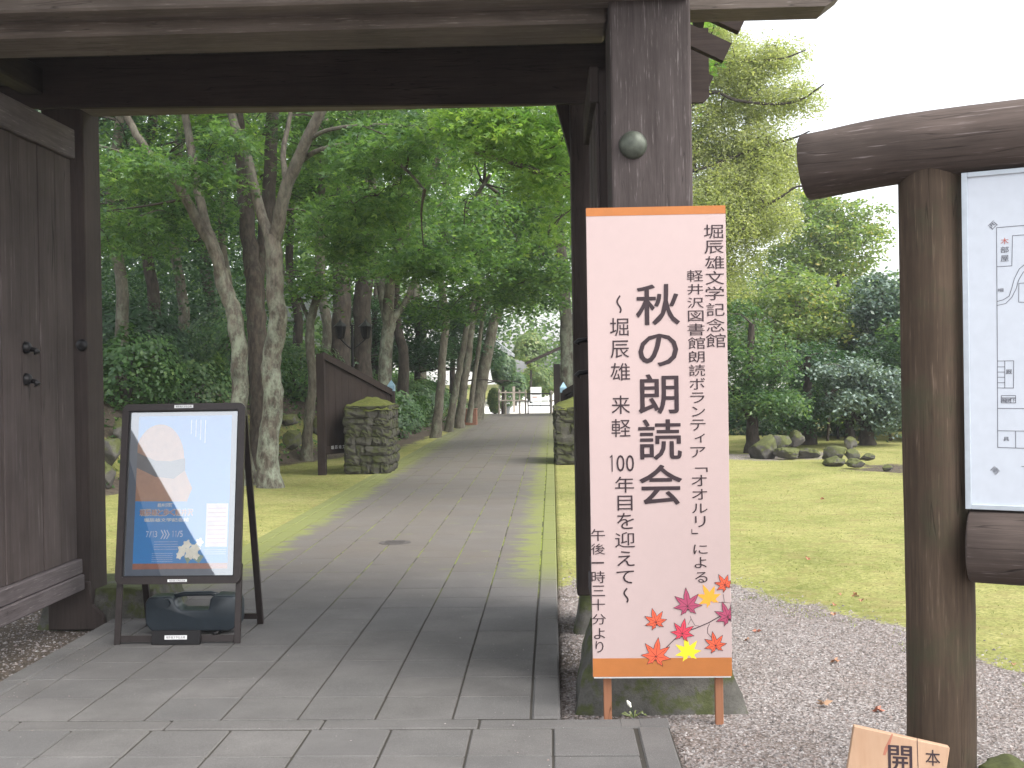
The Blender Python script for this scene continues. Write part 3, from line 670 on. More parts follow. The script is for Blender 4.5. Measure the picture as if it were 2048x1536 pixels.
# printed maple leaves
pc_ = {'red': m_plain('red_orange_print', (.78, .12, .055), .6, 0, .05), 'plum': m_plain('plum_print', (.42, .07, .14), .6, 0, .05), 'crim': m_plain('crimson_print', (.72, .06, .10), .6, 0, .05),
       'or': m_plain('amber_print', (.86, .38, .04), .6, 0, .04), 'yel': m_plain('yellow_print', (.88, .68, .03), .6, 0, .04)}
def Z7(x, y): return on(1140 + x / 2.56, 880 + y / 2.56)
def mleaf(cx, cy, r, c, rot, outline=True, clipx=None, lift=0):
    cxx, cyy = Z7(cx, cy); R_ = 1.12 * r / 2.56 * BY / FPX; pts = []
    lob = [(0, 1.), (47, .88), (92, .78), (138, .62), (180, .25), (222, .62), (268, .78), (313, .88)]
    for i, (an, l) in enumerate(lob):
        an2, l2 = lob[(i + 1) % 8]; an2 = an2 + (360 if an2 < an else 0)
        for da, rr in ((-13, l * .62), (0, l), (13, l * .62)): pts.append((an + da, rr))
        pts.append(((an + an2) / 2, .40))
    q = []
    for an, rr in pts:
        t = math.radians(90 - an + rot); x = cxx + R_ * rr * math.cos(t); y = cyy + R_ * rr * math.sin(t)
        if clipx is not None: x = min(x, clipx)
        q.append((x, y))
    mb = MB(); k = len(q); d = .0010 + lift
    mb.add([pr.P(cxx, cyy, d)] + [pr.P(x, y, d) for x, y in q], [(0, i + 1, (i + 1) % k + 1) for i in range(k)])
    o = mb.build('printed_leaf', pc_[c], ban)
    if outline:
        mb = MB(); pr.line(mb, q, .0016, d + .0003, True)
        for an, l in lob:
            t = math.radians(90 - an + rot); x = min(cxx + R_ * l * .7 * math.cos(t), clipx or 9); pr.line(mb, [(cxx, cyy), (x, cyy + R_ * l * .7 * math.sin(t))], .0013, d + .0003)
        mb.build('leaf_outline', M['ink'], o)
cl = bx1 - .001
mb = MB()
pr.line(mb, [Z7(480, 1075), Z7(530, 1025), Z7(575, 985)], .0032, .0009); pr.line(mb, [Z7(575, 985), Z7(640, 965), Z7(710, 935), Z7(790, 890)], .0036, .0009)
pr.line(mb, [Z7(735, 1020), Z7(705, 990), Z7(705, 960), Z7(715, 940)], .002, .0009); pr.line(mb, [Z7(605, 945), Z7(620, 915), Z7(615, 900)], .0016, .0009)
pr.line(mb, [Z7(620, 915), Z7(640, 950), Z7(660, 952)], .0016, .0009); pr.line(mb, [Z7(785, 790), Z7(790, 830), Z7(825, 835)], .0016, .0009); pr.line(mb, [Z7(745, 830), Z7(790, 832)], .0016, .0009)
mb.build('printed_twig', M['ink'], ban)
mleaf(715, 812, 72, 'or', 25, False); mleaf(605, 1088, 78, 'yel', 10, False)
mleaf(440, 932, 66, 'red', 15, lift=.0006); mleaf(602, 850, 84, 'plum', 5, lift=.0006); mleaf(793, 742, 56, 'red', 30, clipx=cl, lift=.0006); mleaf(808, 905, 74, 'plum', 20, clipx=cl, lift=.0006)
mleaf(575, 990, 70, 'crim', -10, lift=.0012); mleaf(745, 1052, 66, 'red', 12, lift=.0006); mleaf(440, 1108, 88, 'red', -8, lift=.0006)

# ------------------------------------------------------------------ A-frame poster stand
fl = gp(232, 1290); fr_ = gp(474, 1288); rr_ = gp(508, 1250)
SX = float(fl[0] + fr_[0]) / 2; SY = 5.72; HW = .325
st = empty('poster_stand', (SX, SY, 0), 'black A-frame poster stand with a blue exhibition poster behind clear plastic', 'poster stand')
topz = float(at(370, 808, 5.93)[2]); botz = float(at(355, 1166, 5.80)[2]); LEAN = .21 / topz
def sp(x, z, d=0):     # point on the leaning front plane; d out of the plane towards the viewer
    nrm = Vector((0, -1, LEAN)).normalized(); return Vector((SX + x, SY + z * LEAN, z)) + nrm * d
def sbox(mb, x0, x1, z0, z1, d0, d1):
    return mb.add([sp(x, z, d) for x, z in ((x0, z0), (x1, z0), (x1, z1), (x0, z1)) for d in (d0, d1)], [(0, 2, 4, 6), (7, 5, 3, 1), (0, 1, 3, 2), (2, 3, 5, 4), (4, 5, 7, 6), (6, 7, 1, 0)])
def rrect(hw, z0, z1, r, k=5):
    out = []
    for cx, cz, a0 in ((hw - r, z1 - r, 0), (-hw + r, z1 - r, 90), (-hw + r, z0 + r, 180), (hw - r, z0 + r, 270)):
        for i in range(k + 1): t = math.radians(a0 + 90 * i / k); out.append((cx + r * math.cos(t), cz + r * math.sin(t)))
    return out
def ring(mb, outer, inner, d0, d1):
    k = len(outer); vs = [sp(x, z, d) for d in (d0, d1) for x, z in outer] + [sp(x, z, d) for d in (d0, d1) for x, z in inner]
    fs = []
    for i in range(k):
        j = (i + 1) % k
        fs += [(i, j, j + k, i + k), (2 * k + i, 3 * k + i, 3 * k + j, 2 * k + j), (k + i, k + j, 3 * k + j, 3 * k + i), (i, 2 * k + i, 2 * k + j, j)]
    mb.add(vs, fs)
mb = MB(); ring(mb, rrect(HW, botz, topz, .035), rrect(HW - .035, botz + .035, topz - .035, .006), 0, .022); mb.build('frame', M['blackmetal'], st)
mb = MB(); ring(mb, rrect(HW - .035, botz + .035, topz - .035, .006), rrect(HW - .042, botz + .042, topz - .042, .004), .004, .014); mb.build('inner_lip', M['iron'], st)
mb = MB(); sbox(mb, -HW + .034, HW - .034, botz + .034, topz - .034, -.004, .0); mb.build('backing_board', M['backing'], st)
for sx in (-1, 1):
    mb = MB(); sbox(mb, sx * HW - (.032 if sx > 0 else 0), sx * HW + (.032 if sx < 0 else 0), .0, botz + .1, -.022, -.006); mb.build('front_leg', M['blackmetal'], st, bevel=.002)
    a0 = sp(sx * (HW - .016), topz - .06, -.02); b0 = Vector((SX + sx * (HW - .016) + .0, 6.20, .0))
    MB().bar(a0, b0, .022, .034, (1, 0, 0)).build('rear_leg', M['blackmetal'], st, bevel=.002)
MB().bar((SX - HW + .03, 6.185, .045), (SX + HW - .03, 6.185, .045), .018, .03).build('rear_crossbar', M['blackmetal'], st)
mb = MB(); sbox(mb, -HW + .033, HW - .033, .012, .045, -.02, -.008); mb.build('front_crossbar', M['blackmetal'], st, bevel=.001)
mb = MB(); sbox(mb, -.125, .125, -.0, .07, -.006, .012); mb.build('foot_plate', M['iron'], st, bevel=.002)
q0 = Print(sp(0, 0, 0), (1, 0, 0), Vector((0, LEAN, 1)))
kz = math.sqrt(1 + LEAN * LEAN)
def sticker(zc, wd, hh, txt, base):
    b = MB(); q0.rect(b, -wd / 2, wd / 2, (zc - hh / 2) * kz, (zc + hh / 2) * kz, base); o = b.build('sticker', M['white'], st)
    b = MB(); cw = wd * .86 / len(txt)
    for i, ch in enumerate(txt): q0.char(b, ch, -wd * .43 + i * cw, -wd * .43 + (i + .9) * cw, (zc - hh * .32) * kz, (zc + hh * .32) * kz, base + .0006)
    b.build('lettering', M['ink'], o)
sticker(topz - .016, .10, .016, '堀辰雄文学記念館', .0228); sticker(botz + .017, .10, .013, '堀辰雄文学記念館', .0228); sticker(.036, .115, .02, '堀辰雄文学記念館', .0128)
# poster sheet: 0..1 across, 0..1 up
pz0, pz1 = botz + .075, topz - .062; px0, px1 = -.243, .250
poster = MB(); q0.rect(poster, px0, px1, pz0 * kz, pz1 * kz, .0006); poster = poster.build('poster', M['blueprint'], st)
def pu(u, v): return px0 + (px1 - px0) * u, (pz0 + (pz1 - pz0) * v) * kz
def pshape(nm, pts, mat, d=.0012): b = MB(); q0.shape(b, [pu(*p) for p in pts], d); return b.build(nm, mat, poster)
def parc(cx, cy, rx, ry, a0, a1, k=22): return [(cx + rx * math.cos(math.radians(a0 + (a1 - a0) * i / k)), cy + ry * math.sin(math.radians(a0 + (a1 - a0) * i / k))) for i in range(k + 1)]
pshape('printed_strip', [(0, 0), (1, 0), (1, .036), (0, .036)], M['rust'])
pshape('printed_hat', [(0, .44)] + [(.55, .435), (.60, .52), (.50, .66), (.50, .70)] + parc(.235, .70, .27, .245, 0, 150) + [(0, .80)], M['hat'])
pshape('printed_hatband', [(0, .66), (.2, .60), (.40, .585), (.52, .64), (.515, .72), (.36, .70), (.2, .705), (.05, .745), (0, .76)], M['hatband'], .0018)
pshape('printed_text_box', [(.76, .14), (.99, .14), (.99, .42), (.76, .42)], M['pinkbox'])
b = MB()
for i in range(9): q0.line(b, [pu(.78, .165 + i * .028), pu(.97, .165 + i * .028)], .0022, .0019)
b.build('printed_text', M['rust'], poster)
def ptext(txt, x0, x1, y0, y1, mat, bold=0, d=.0016):
    b = MB(); cw = (x1 - x0) / len(txt)
    for i, ch in enumerate(txt):
        if ch == ' ': continue
        (a, c), (e, f) = pu(x0 + i * cw, y0), pu(x0 + (i + .93) * cw, y1); q0.char(b, ch, a, e, c, f, d, bold)
    return b.build('printed_text', mat, poster)
ptext('堀辰雄と歩く軽井沢', .05, .62, .345, .385, M['rust'], .03); ptext('堀辰雄と歩く軽井沢', .052, .622, .343, .387, M['cream'], .07, .0011)
ptext('軽井沢町', .24, .40, .40, .425, M['cream'], .02); ptext('堀辰雄文学記念館', .1, .58, .305, .328, M['cream'], .03)
ptext('7/13', .13, .25, .205, .245, M['softwhite'], .01); ptext('11/5', .40, .52, .205, .245, M['softwhite'], .01)
b = MB()
for i in range(3): q0.line(b, [pu(.29 + i * .03, .25), pu(.315 + i * .03, .222), pu(.29 + i * .03, .195)], .005, .0016)
for i in range(4): q0.line(b, [pu(.22, .175 - i * .016), pu(.47, .175 - i * .016)], .0018, .0016)
for i in range(5): q0.line(b, [pu(.2, .10 - i * .013), pu(.42, .10 - i * .013)], .0014, .0016)
for i in range(3): q0.line(b, [pu(.75, .12 - i * .013), pu(.98, .12 - i * .013)], .0014, .0016)
for i in range(4): q0.line(b, [pu(.57 + .05 * i, .97), pu(.57 + .05 * i, .88 - .02 * i)], .004, .0016)
b.build('printed_text', M['softwhite'], poster)
for cx, cy, r in ((.52, .12, .045), (.57, .155, .04), (.60, .10, .05), (.66, .13, .045), (.70, .17, .035), (.665, .085, .035), (.49, .085, .03)):
    b = MB(); pts = [pu(cx + r * (1 + .22 * math.cos(5 * t)) * math.cos(t), cy + r * .72 * (1 + .22 * math.cos(5 * t)) * math.sin(t)) for t in np.linspace(0, 2 * math.pi, 25)[:-1]]
    c0 = pu(cx, cy); b.add([q0.P(*c0, .0020 + cx * .0004)] + [q0.P(*p_, .0020 + cx * .0004) for p_ in pts], [(0, i + 1, (i + 1) % 24 + 1) for i in range(24)]); b.build('printed_blossom', M['cream'], poster)
pshape('printed_foliage', [(.54, .08), (.58, .03), (.62, .07), (.70, .035), (.75, .08), (.68, .1), (.6, .09)], M['palegreen'], .0017)
mb = MB(); q0.rect(mb, -HW + .036, HW - .036, (botz + .036) * kz, (topz - .036) * kz, .0075); mb.build('clear_cover', M['glass'], st)

# water weight lying under the stand
tk = empty('water_weight', (SX + .02, 5.98, 0), 'dark grey-blue plastic water weight with a carrying handle under the poster stand', 'water weight')
tx0, tx1 = SX - .235, SX + .262
def sup(x0, x1, y0, y1, z0, z1, bev, nm, parent):
    return MB().box(x0, x1, y0, y1, z0, z1).build(nm, M['tank'], parent, bevel=bev, seg=4, smooth=True)
# body outline in xz with the hand gap in the top
outl = [(tx0 + .03, .02), (tx1 - .05, .02), (tx1 - .01, .045), (tx1, .08), (tx1, .175), (tx1 - .02, .205), (tx1 - .13, .208), (tx1 - .15, .19), (tx1 - .16, .13), (tx0 + .19, .13), (tx0 + .165, .15), (tx0 + .15, .195), (tx0 + .13, .205), (tx0 + .02, .2), (tx0, .17), (tx0, .06)]
MB().prism(outl, 5.93, 6.06).build('body', M['tank'], tk, bevel=.014, seg=3, smooth=True)
MB().tube([(tx0 + .14, 5.995, .195), (tx0 + .19, 5.995, .206), (tx1 - .16, 5.995, .208), (tx1 - .12, 5.995, .197)], [.013] * 4, 10).build('handle', M['tank'], tk, smooth=True)
MB().tube([(tx0 + .115, 5.945, .17), (tx0 + .115, 5.918, .17)], [.024, .022], 14).build('cap', M['tank'], tk, smooth=False)
MB().tube([(tx1 - .1, 5.96, .02), (tx1 - .13, 5.92, .004)], [.012, .012], 8).build('strap', M['iron'], tk, smooth=True)

# ------------------------------------------------------------------ signboard made of logs
pc0 = at(1873, 800, 3.5); px_, py_ = float(pc0[0]), 3.5
ANG = math.radians(26); U = Vector((math.cos(ANG), -math.sin(ANG), 0)); Nn = Vector((-math.sin(ANG), -math.cos(ANG), 0))  # Nn towards viewer
sg = empty('map_signboard', (px_, py_, -.06), 'white estate map board framed by thick brown round logs', 'signboard')
def LP(u, z, d=0): return Vector((px_, py_, 0)) + U * u + Nn * d + Vector((0, 0, z))
def logtube(pts, rad, nm, mat, n=28):
    P_ = cr(pts, 6); R_ = np.interp(np.linspace(0, 1, len(P_)), np.linspace(0, 1, len(rad)), rad)
    V, F_ = tube_np(P_, R_, n, .004, 3); mb = MB(); mb.add(V, [tuple(f) for f in F_])
    for base, sgn in ((0, -1), (len(V) - n, 1)):     # rounded ends
        c = P_[0] if sgn < 0 else P_[-1]; t = (P_[1] - P_[0]) if sgn < 0 else (P_[-1] - P_[-2]); t = t / np.linalg.norm(t) * sgn
        ringv = V[base:base + n]; prev = [base + i for i in range(n)]
        for f, o_ in ((.95, .05), (.75, .085)):
            b0_ = len(mb.v); mb.add([c + (p_ - c) * f + t * o_ * rad[0] for p_ in ringv], []); cur = [b0_ + i for i in range(n)]
            for i in range(n): mb.f.append((prev[i], prev[(i + 1) % n], cur[(i + 1) % n], cur[i])); mb.m.append(0)
            prev = cur
        mb.f.append(tuple(prev)); mb.m.append(0)
    return mb.build(nm, mat, sg, smooth=True)
PR = .100
zt = float(at(1700, 310, 3.6)[2])
logtube([LP(0, -.1), LP(.003, .6), LP(-.002, 1.2), LP(-.006, zt - .05)], [PR, PR * .995, PR * .99, PR * .97], 'post', M['log'])
logtube([LP(1.75, -.1), LP(1.75, .8), LP(1.75, zt - .02)], [PR, PR, PR * .95], 'post', M['log'])
zt = float(at(1700, 310, 3.6)[2])
logtube([LP(-.375, zt - .03, .03), LP(0, zt, .03), LP(.9, zt + .0, .03), LP(2.1, zt, .03)], [.104, .104, .103, .1], 'top_rail', M['logx'])
zl = float(at(1960, 1094, 3.38)[2])
logtube([LP(.10, zl, .05), LP(.8, zl, .05), LP(1.74, zl, .05)], [.108, .107, .106], 'lower_rail', M['logx'])
# board
def solve_u(px, py, d):       # u on the board plane hit by a pixel ray
    dr = ray(px, py); O = Vector((0, 0, EYE)); D = Vector(dr); P0 = LP(0, 0, d)
    t = (P0 - O).dot(Nn) / D.dot(Nn); h = O + D * t; return (h - P0).dot(U), h.z
BD = .085
ua, za = solve_u(1923, 346, BD); ub, zb = solve_u(1930, 1018, BD)
u0 = (ua + ub) / 2; z1b, z0b = za, zb
W_ = 1.62
def bbx(mb, u_0, u_1, z_0, z_1, d0, d1): return mb.add([LP(u, z, d) for u, z in ((u_0, z_0), (u_1, z_0), (u_1, z_1), (u_0, z_1)) for d in (d0, d1)], [(0, 2, 4, 6), (7, 5, 3, 1), (0, 1, 3, 2), (2, 3, 5, 4), (4, 5, 7, 6), (6, 7, 1, 0)])
bb = MB(); bbx(bb, u0 + .016, u0 + W_ - .016, z0b + .014, z1b - .014, BD - .03, BD - .006); mapb = bb.build('map_panel', M['mapwhite'], sg)
for a4 in ((u0, u0 + .016, z0b, z1b), (u0 + W_ - .016, u0 + W_, z0b, z1b), (u0 + .0165, u0 + W_ - .0165, z1b - .014, z1b), (u0 + .0165, u0 + W_ - .0165, z0b, z0b + .014)):
    bb = MB(); bbx(bb, *a4, BD - .035, BD); bb.build('panel_trim', M['alu'], sg, bevel=.001)
mp = Print(LP(0, 0, BD - .006), U, (0, 0, 1))
def mq(px, py): return solve_u(px, py, BD - .006)
b = MB(); LW = .0016
def ml(pts, wd=LW): mp.line(b, [mq(*p_) for p_ in pts], wd, .0008)
zx = lambda x, y: (1900 + x / 4.041, 320 + y / 4.041); zy = lambda x, y: (1900 + x / 4.041, 680 + y / 4.041)
ml([zx(640, 525), zx(376, 547), zx(383, 1536), zy(386, 868), zy(700, 878)]); ml([zx(380, 862), zx(500, 855), zx(505, 612), zx(640, 603)])
ml([zx(640, 815), zx(560, 880), zx(520, 960), zx(498, 1040), zx(478, 1100), zx(430, 1130), zx(383, 1143)]); ml([zx(660, 850), zx(590, 910), zx(555, 970), zx(535, 1040), zx(500, 1110), zx(450, 1160), zx(383, 1175)])
ml([zx(640, 992), zx(557, 997), zx(555, 1148), zx(640, 1152)])
ml([zy(383, 170), zy(515, 168), zy(513, 388), zy(385, 387)]); ml([zy(443, 170), zy(443, 387)])
for yy_ in (217, 259, 301, 345): ml([zy(384, yy_), zy(443, yy_)])
ml([zy(415, 449), zy(530, 449), zy(531, 508), zy(415, 508), zy(415, 449)]); ml([zy(415, 467), zy(530, 467)]); ml([zy(453, 467), zy(453, 508)]); ml([zy(492, 467), zy(492, 508)])
ml([zy(385, 552), zy(700, 555)]); ml([zy(385, 733), zy(700, 738)]); ml([zy(531, 737), zy(531, 872)]); ml([zy(578, 1022), zy(700, 1026)])
ue = u0 + W_ - .12
for (pa, pb_) in ((zx(640, 525), 0), (zy(700, 878), 0)):
    uu, zz = mq(*pa); mp.line(b, [(uu, zz), (ue, zz)], LW, .0008)
uu, zza = mq(*zx(640, 525)); uu, zzb = mq(*zy(700, 878)); mp.line(b, [(ue, zza), (ue, zzb)], LW, .0008)
b.build('map_lines', M['mapline'], mapb)
def mchar(ch, px, py, w_, h_, mat='mapline', rot=0):
    b_ = MB(); uu, zz = mq(px, py); k = 3.4 / FPX; mp.char(b_, ch, uu - w_ * k * .6, uu + w_ * k * .6, zz - h_ * k / 2, zz + h_ * k / 2, .0009, .006, rot); b_.build('lettering', M[mat], mapb)
mchar('木', *zx(442, 655), 12, 12, 'mapred'); mchar('部', *zx(442, 725), 12, 12); mchar('屋', *zx(442, 795), 12, 12)
mchar('西', *zx(347, 528), 12, 12, rot=.75); mchar('南', *zy(365, 1053), 12, 12, rot=-.75); mchar('柵', *zx(410, 1052), 9, 7)
mchar('厩', *zy(477, 257), 9, 9); mchar('具', *zy(455, 800), 9, 8)
for i, ch in enumerate('風便下'): mchar(ch, *zy(434 + i * 39, 487), 7, 7)

# wooden notice plank at the lower right
NY = 3.25; c0 = at(1800, 1536, NY)
tl = at(1708, 1452, NY); tr = at(1900, 1495, NY - .05)
nb = empty('wooden_notice', (float(c0[0]), NY, -.06), 'thick fresh-wood notice block with brushed Japanese characters, leaning at the signboard foot', 'notice')
Un = Vector((float(tr[0] - tl[0]), -.05, float(tr[2] - tl[2]))).normalized(); Vn = Vector((0, .12, 1)); Vn = (Vn - Un * Vn.dot(Un)).normalized(); Nb = Un.cross(Vn)  # towards the viewer
O_ = Vector(map(float, tl)); WN = (Vector(map(float, tr)) - O_).length
vs = [O_ + Un * a_ - Vn * b_ + Nb * c_ for a_, b_ in ((0, 0), (WN, 0), (WN, .50), (0, .50)) for c_ in (0, -.035)]
MB().add(vs, [(0, 2, 4, 6), (7, 5, 3, 1), (0, 1, 3, 2), (2, 3, 5, 4), (4, 5, 7, 6), (6, 7, 1, 0)]).build('block', M['freshwood'], nb, bevel=.002)
np_ = Print(O_, Un, Vn)
def nuv(zx_, zy_):
    D = Vector(ray(1640 + zx_ / 5.02, 1380 + zy_ / 5.02)); O = Vector((0, 0, EYE)); t = (O_ - O).dot(Nb) / D.dot(Nb); h = O + D * t - O_
    return h.dot(Un), h.dot(Vn)
def nchar(ch, x0, x1, y0, y1, bold):
    (a_, b_), (c_, d_) = nuv(x0, y0), nuv(x1, y1); cx, cy = (a_ + c_) / 2, (b_ + d_) / 2; k = NY / FPX / 5.02
    b2 = MB(); np_.char(b2, ch, cx - (x1 - x0) / 2 * k, cx + (x1 - x0) / 2 * k, cy - (y1 - y0) / 2 * k, cy + (y1 - y0) / 2 * k, .001, bold, .17); b2.build('lettering', M['ink'], nb)
nchar('開', 695, 915, 565, 800, .028); nchar('本', 1065, 1200, 605, 755, .012)
b2 = MB(); np_.line(b2, [nuv(975, 480), nuv(980, 640), nuv(985, 783)], .0016, .0008); b2.build('groove', M['ink'], nb)
b2 = MB(); np_.shape(b2, [nuv(720, 440), nuv(732, 445), nuv(700, 560), nuv(655, 655), nuv(632, 650), nuv(650, 580)], .0007); b2.build('knot', M['rust'], nb)

# ------------------------------------------------------------------ boulders
def boulder(name, label, cat, c, r, seed, mat, group=None, sub=4, parent=None):
    bm = bmesh.new(); bmesh.ops.create_icosphere(bm, subdivisions=sub, radius=1)
    so_ = Vector((seed * 3.1, seed * 1.7, seed))
    for v in bm.verts:
        n_ = v.co.normalized(); k = 1 + .34 * noise.noise(n_ * 1.3 + so_) + .22 * noise.noise(n_ * 3.1 + so_) + .10 * noise.noise(n_ * 7 + so_) + .05 * noise.noise(n_ * 15 + so_)
        # a few flat cuts make it a rock and not a ball
        q_ = n_ * k
        for a_ in range(8):
            pl_ = noise.noise_vector(Vector((a_ * 7.3, seed, 2))).normalized(); dd_ = q_.dot(pl_)
            if dd_ > .66: q_ -= pl_ * (dd_ - .66) * .92
        v.co = Vector((q_.x * r[0], q_.y * r[1], q_.z * r[2]))
    me_ = bpy.data.meshes.new(name); bm.to_mesh(me_); bm.free(); me_.materials.append(mat); me_.polygons.foreach_set('use_smooth', [True] * len(me_.polygons))
    o = link(name, me_); o.location = c; tag(o, label, cat, group); return o
RK = [(1530, 898, 17.9, 34, 27, 'largest mossy rock at the left end of the rock group beside the banner'),
      (1562, 884, 18.3, 24, 18, 'grey flat-faced rock resting on top of the left rock group'),
      (1588, 880, 18.9, 20, 19, 'rounded dark brown rock at the back of the left rock group'),
      (1572, 905, 17.7, 26, 13, 'low mossy rock in the front of the left rock group'),
      (1615, 905, 17.9, 24, 13, 'low pale rock at the right end of the left rock group'),
      (1672, 905, 16.8, 24, 19, 'tallest grey rock of the right rock group near the log signboard'),
      (1664, 925, 16.3, 22, 13, 'mossy green rock in front of the right rock group'),
      (1705, 912, 16.7, 16, 14, 'small pale rock beside the tallest rock of the right group'),
      (1712, 928, 15.8, 22, 10, 'flat low rock at the front edge of the right rock group'),
      (1700, 886, 18.9, 13, 13, 'small upright mossy stone behind the right rock group'),
      (1776, 935, 15.4, 12, 7, 'small dark stone just left of the log signboard post'),
      (1735, 915, 16.5, 18, 7, 'low broken stone in bare soil right of the right rock group')]
for i, (a_, b_, Y_, rw, rh, lab) in enumerate(RK):
    p_ = at(a_, b_, Y_); k = Y_ / FPX * 1.05
    boulder('boulder', lab, 'rock', (p_[0], p_[1], p_[2]), (rw * k * .92, rw * k * .8, rh * k * 1.0), 1.7 * i + .3, M['boulder'], 'rocks at the edge of the lawn')
p_ = at(2020, 1560, 3.4); boulder('boulder', 'mossy brown stone at the foot of the log signboard', 'rock', tuple(p_), (.085, .08, .075), 33.3, M['boulder'], None)
# stones of the old wall foot behind the poster stand, left
for i, (a_, b_, Y_, rw, rh, lab) in enumerate([(222, 900, 14.4, 26, 30, 'grey rock left of the poster frame at the foot of the bank'), (215, 950, 13.9, 20, 24, 'mossy rock low beside the gate post at the foot of the bank'),
      (250, 860, 15.2, 30, 20, 'rock half hidden under shrubs above the poster stand'), (585, 880, 17.8, 20, 24, 'grey rock right of the pale maple trunk'), (640, 850, 19.0, 26, 20, 'dark rock on the bank behind the brown fence leaf'),
      (575, 840, 18.0, 22, 15, 'upper grey rock between the maple and the slim tree')]):
    p_ = at(a_, b_, Y_); k = Y_ / FPX
    boulder('boulder', lab, 'rock', (p_[0], p_[1], p_[2]), (rw * k, rw * k * .8, rh * k * 1.1), 51 + 1.9 * i, M['boulder'], 'rocks along the foot of the bank')

# ------------------------------------------------------------------ stone gate pillars on the path
stone_me = []
for i in range(8):
    bm = bmesh.new(); bmesh.ops.create_cube(bm, size=1); bmesh.ops.subdivide_edges(bm, edges=bm.edges, cuts=2, use_grid_fill=True)
    for v in bm.verts:
        l = max(abs(v.co.x), abs(v.co.y), abs(v.co.z)); r_ = v.co.length / .5
        v.co *= .5 / v.co.length * (.45 + .55 * r_) * 1.10; v.co += noise.noise_vector(v.co * 2.5 + Vector((i * 4.1, 0, 0))) * .22
    me_ = bpy.data.meshes.new('stone'); bm.to_mesh(me_); bm.free(); me_.materials.append(M['stone']); stone_me.append(me_)
def pillar(x0, x1, y0, y1, h, label, cap_h=.12):
    pr_ = empty('stone_pillar', ((x0 + x1) / 2, (y0 + y1) / 2, 0), label, 'stone pillar', 'stone pillars on both sides of the path')
    MB().box(x0 + .012, x1 - .012, y0 + .012, y1 - .012, -.05, h - .02).build('core', M['mortar'], pr_)
    cx, cy = (x0 + x1) / 2, (y0 + y1) / 2
    for fc in ('f', 'b', 'l', 'r'):
        L_ = (x1 - x0) if fc in 'fb' else (y1 - y0); z = .0
        while z < h - .04:
            hh = rnd.uniform(.09, .17); hh = min(hh, h - z); t = 0.0
            while t < L_ - .03:
                ww = min(rnd.uniform(.12, .3), L_ - t)
                if L_ - t - ww < .07: ww = L_ - t
                o = bpy.data.objects.new('stone', rnd.choice(stone_me)); C.objects.link(o); o.parent = pr_
                m_ = t + ww / 2; out = rnd.uniform(-.012, .015)
                if fc in 'fb': o.location = (x0 + m_ - cx, (y0 + .055 - out - cy) if fc == 'f' else (y1 - .055 + out - cy), z + hh / 2); o.scale = (ww * .98, .15, hh * .97)
                else: o.location = ((x0 + .055 - out - cx) if fc == 'l' else (x1 - .055 + out - cx), y0 + m_ - cy, z + hh / 2); o.scale = (.15, ww * .98, hh * .97)
                t += ww
            z += hh
    bm = bmesh.new(); bmesh.ops.create_grid(bm, x_segments=26, y_segments=26, size=.5)
    for v in bm.verts:
        e = 1 - max(abs(v.co.x), abs(v.co.y)) * 2; t = min(1, e * 1.2)
        v.co = Vector((cx + v.co.x * (x1 - x0 + .05), cy + v.co.y * (y1 - y0 + .05), h - .06 + cap_h * 1.0 * t + .05 * min(1, e * 8)))
        v.co += noise.noise_vector(v.co * 9) * .025
    me_ = bpy.data.meshes.new('moss_cap'); bm.to_mesh(me_); bm.free(); me_.materials.append(M['moss']); me_.polygons.foreach_set('use_smooth', [True] * len(me_.polygons)); link('moss_cap', me_, pr_)
    return pr_
pA = gp(692, 948); pBx = float(gp(797, 940)[0])
PY0 = float(pA[1]) ; PX0 = float(pA[0]); hpil = float(at(740, 812, PY0)[2])
pillar(PX0, PX0 + .59, PY0, PY0 + 1.0, hpil, 'mossy low stone pillar left of the path in front of a brown board fence')
pR = gp(1113, 929); pillar(float(pR[0]), float(pR[0]) + .63, float(pR[1]), float(pR[1]) + 1.0, float(at(1130, 812, pR[1])[2]), 'mossy low stone pillar right of the path, half hidden by the gate')

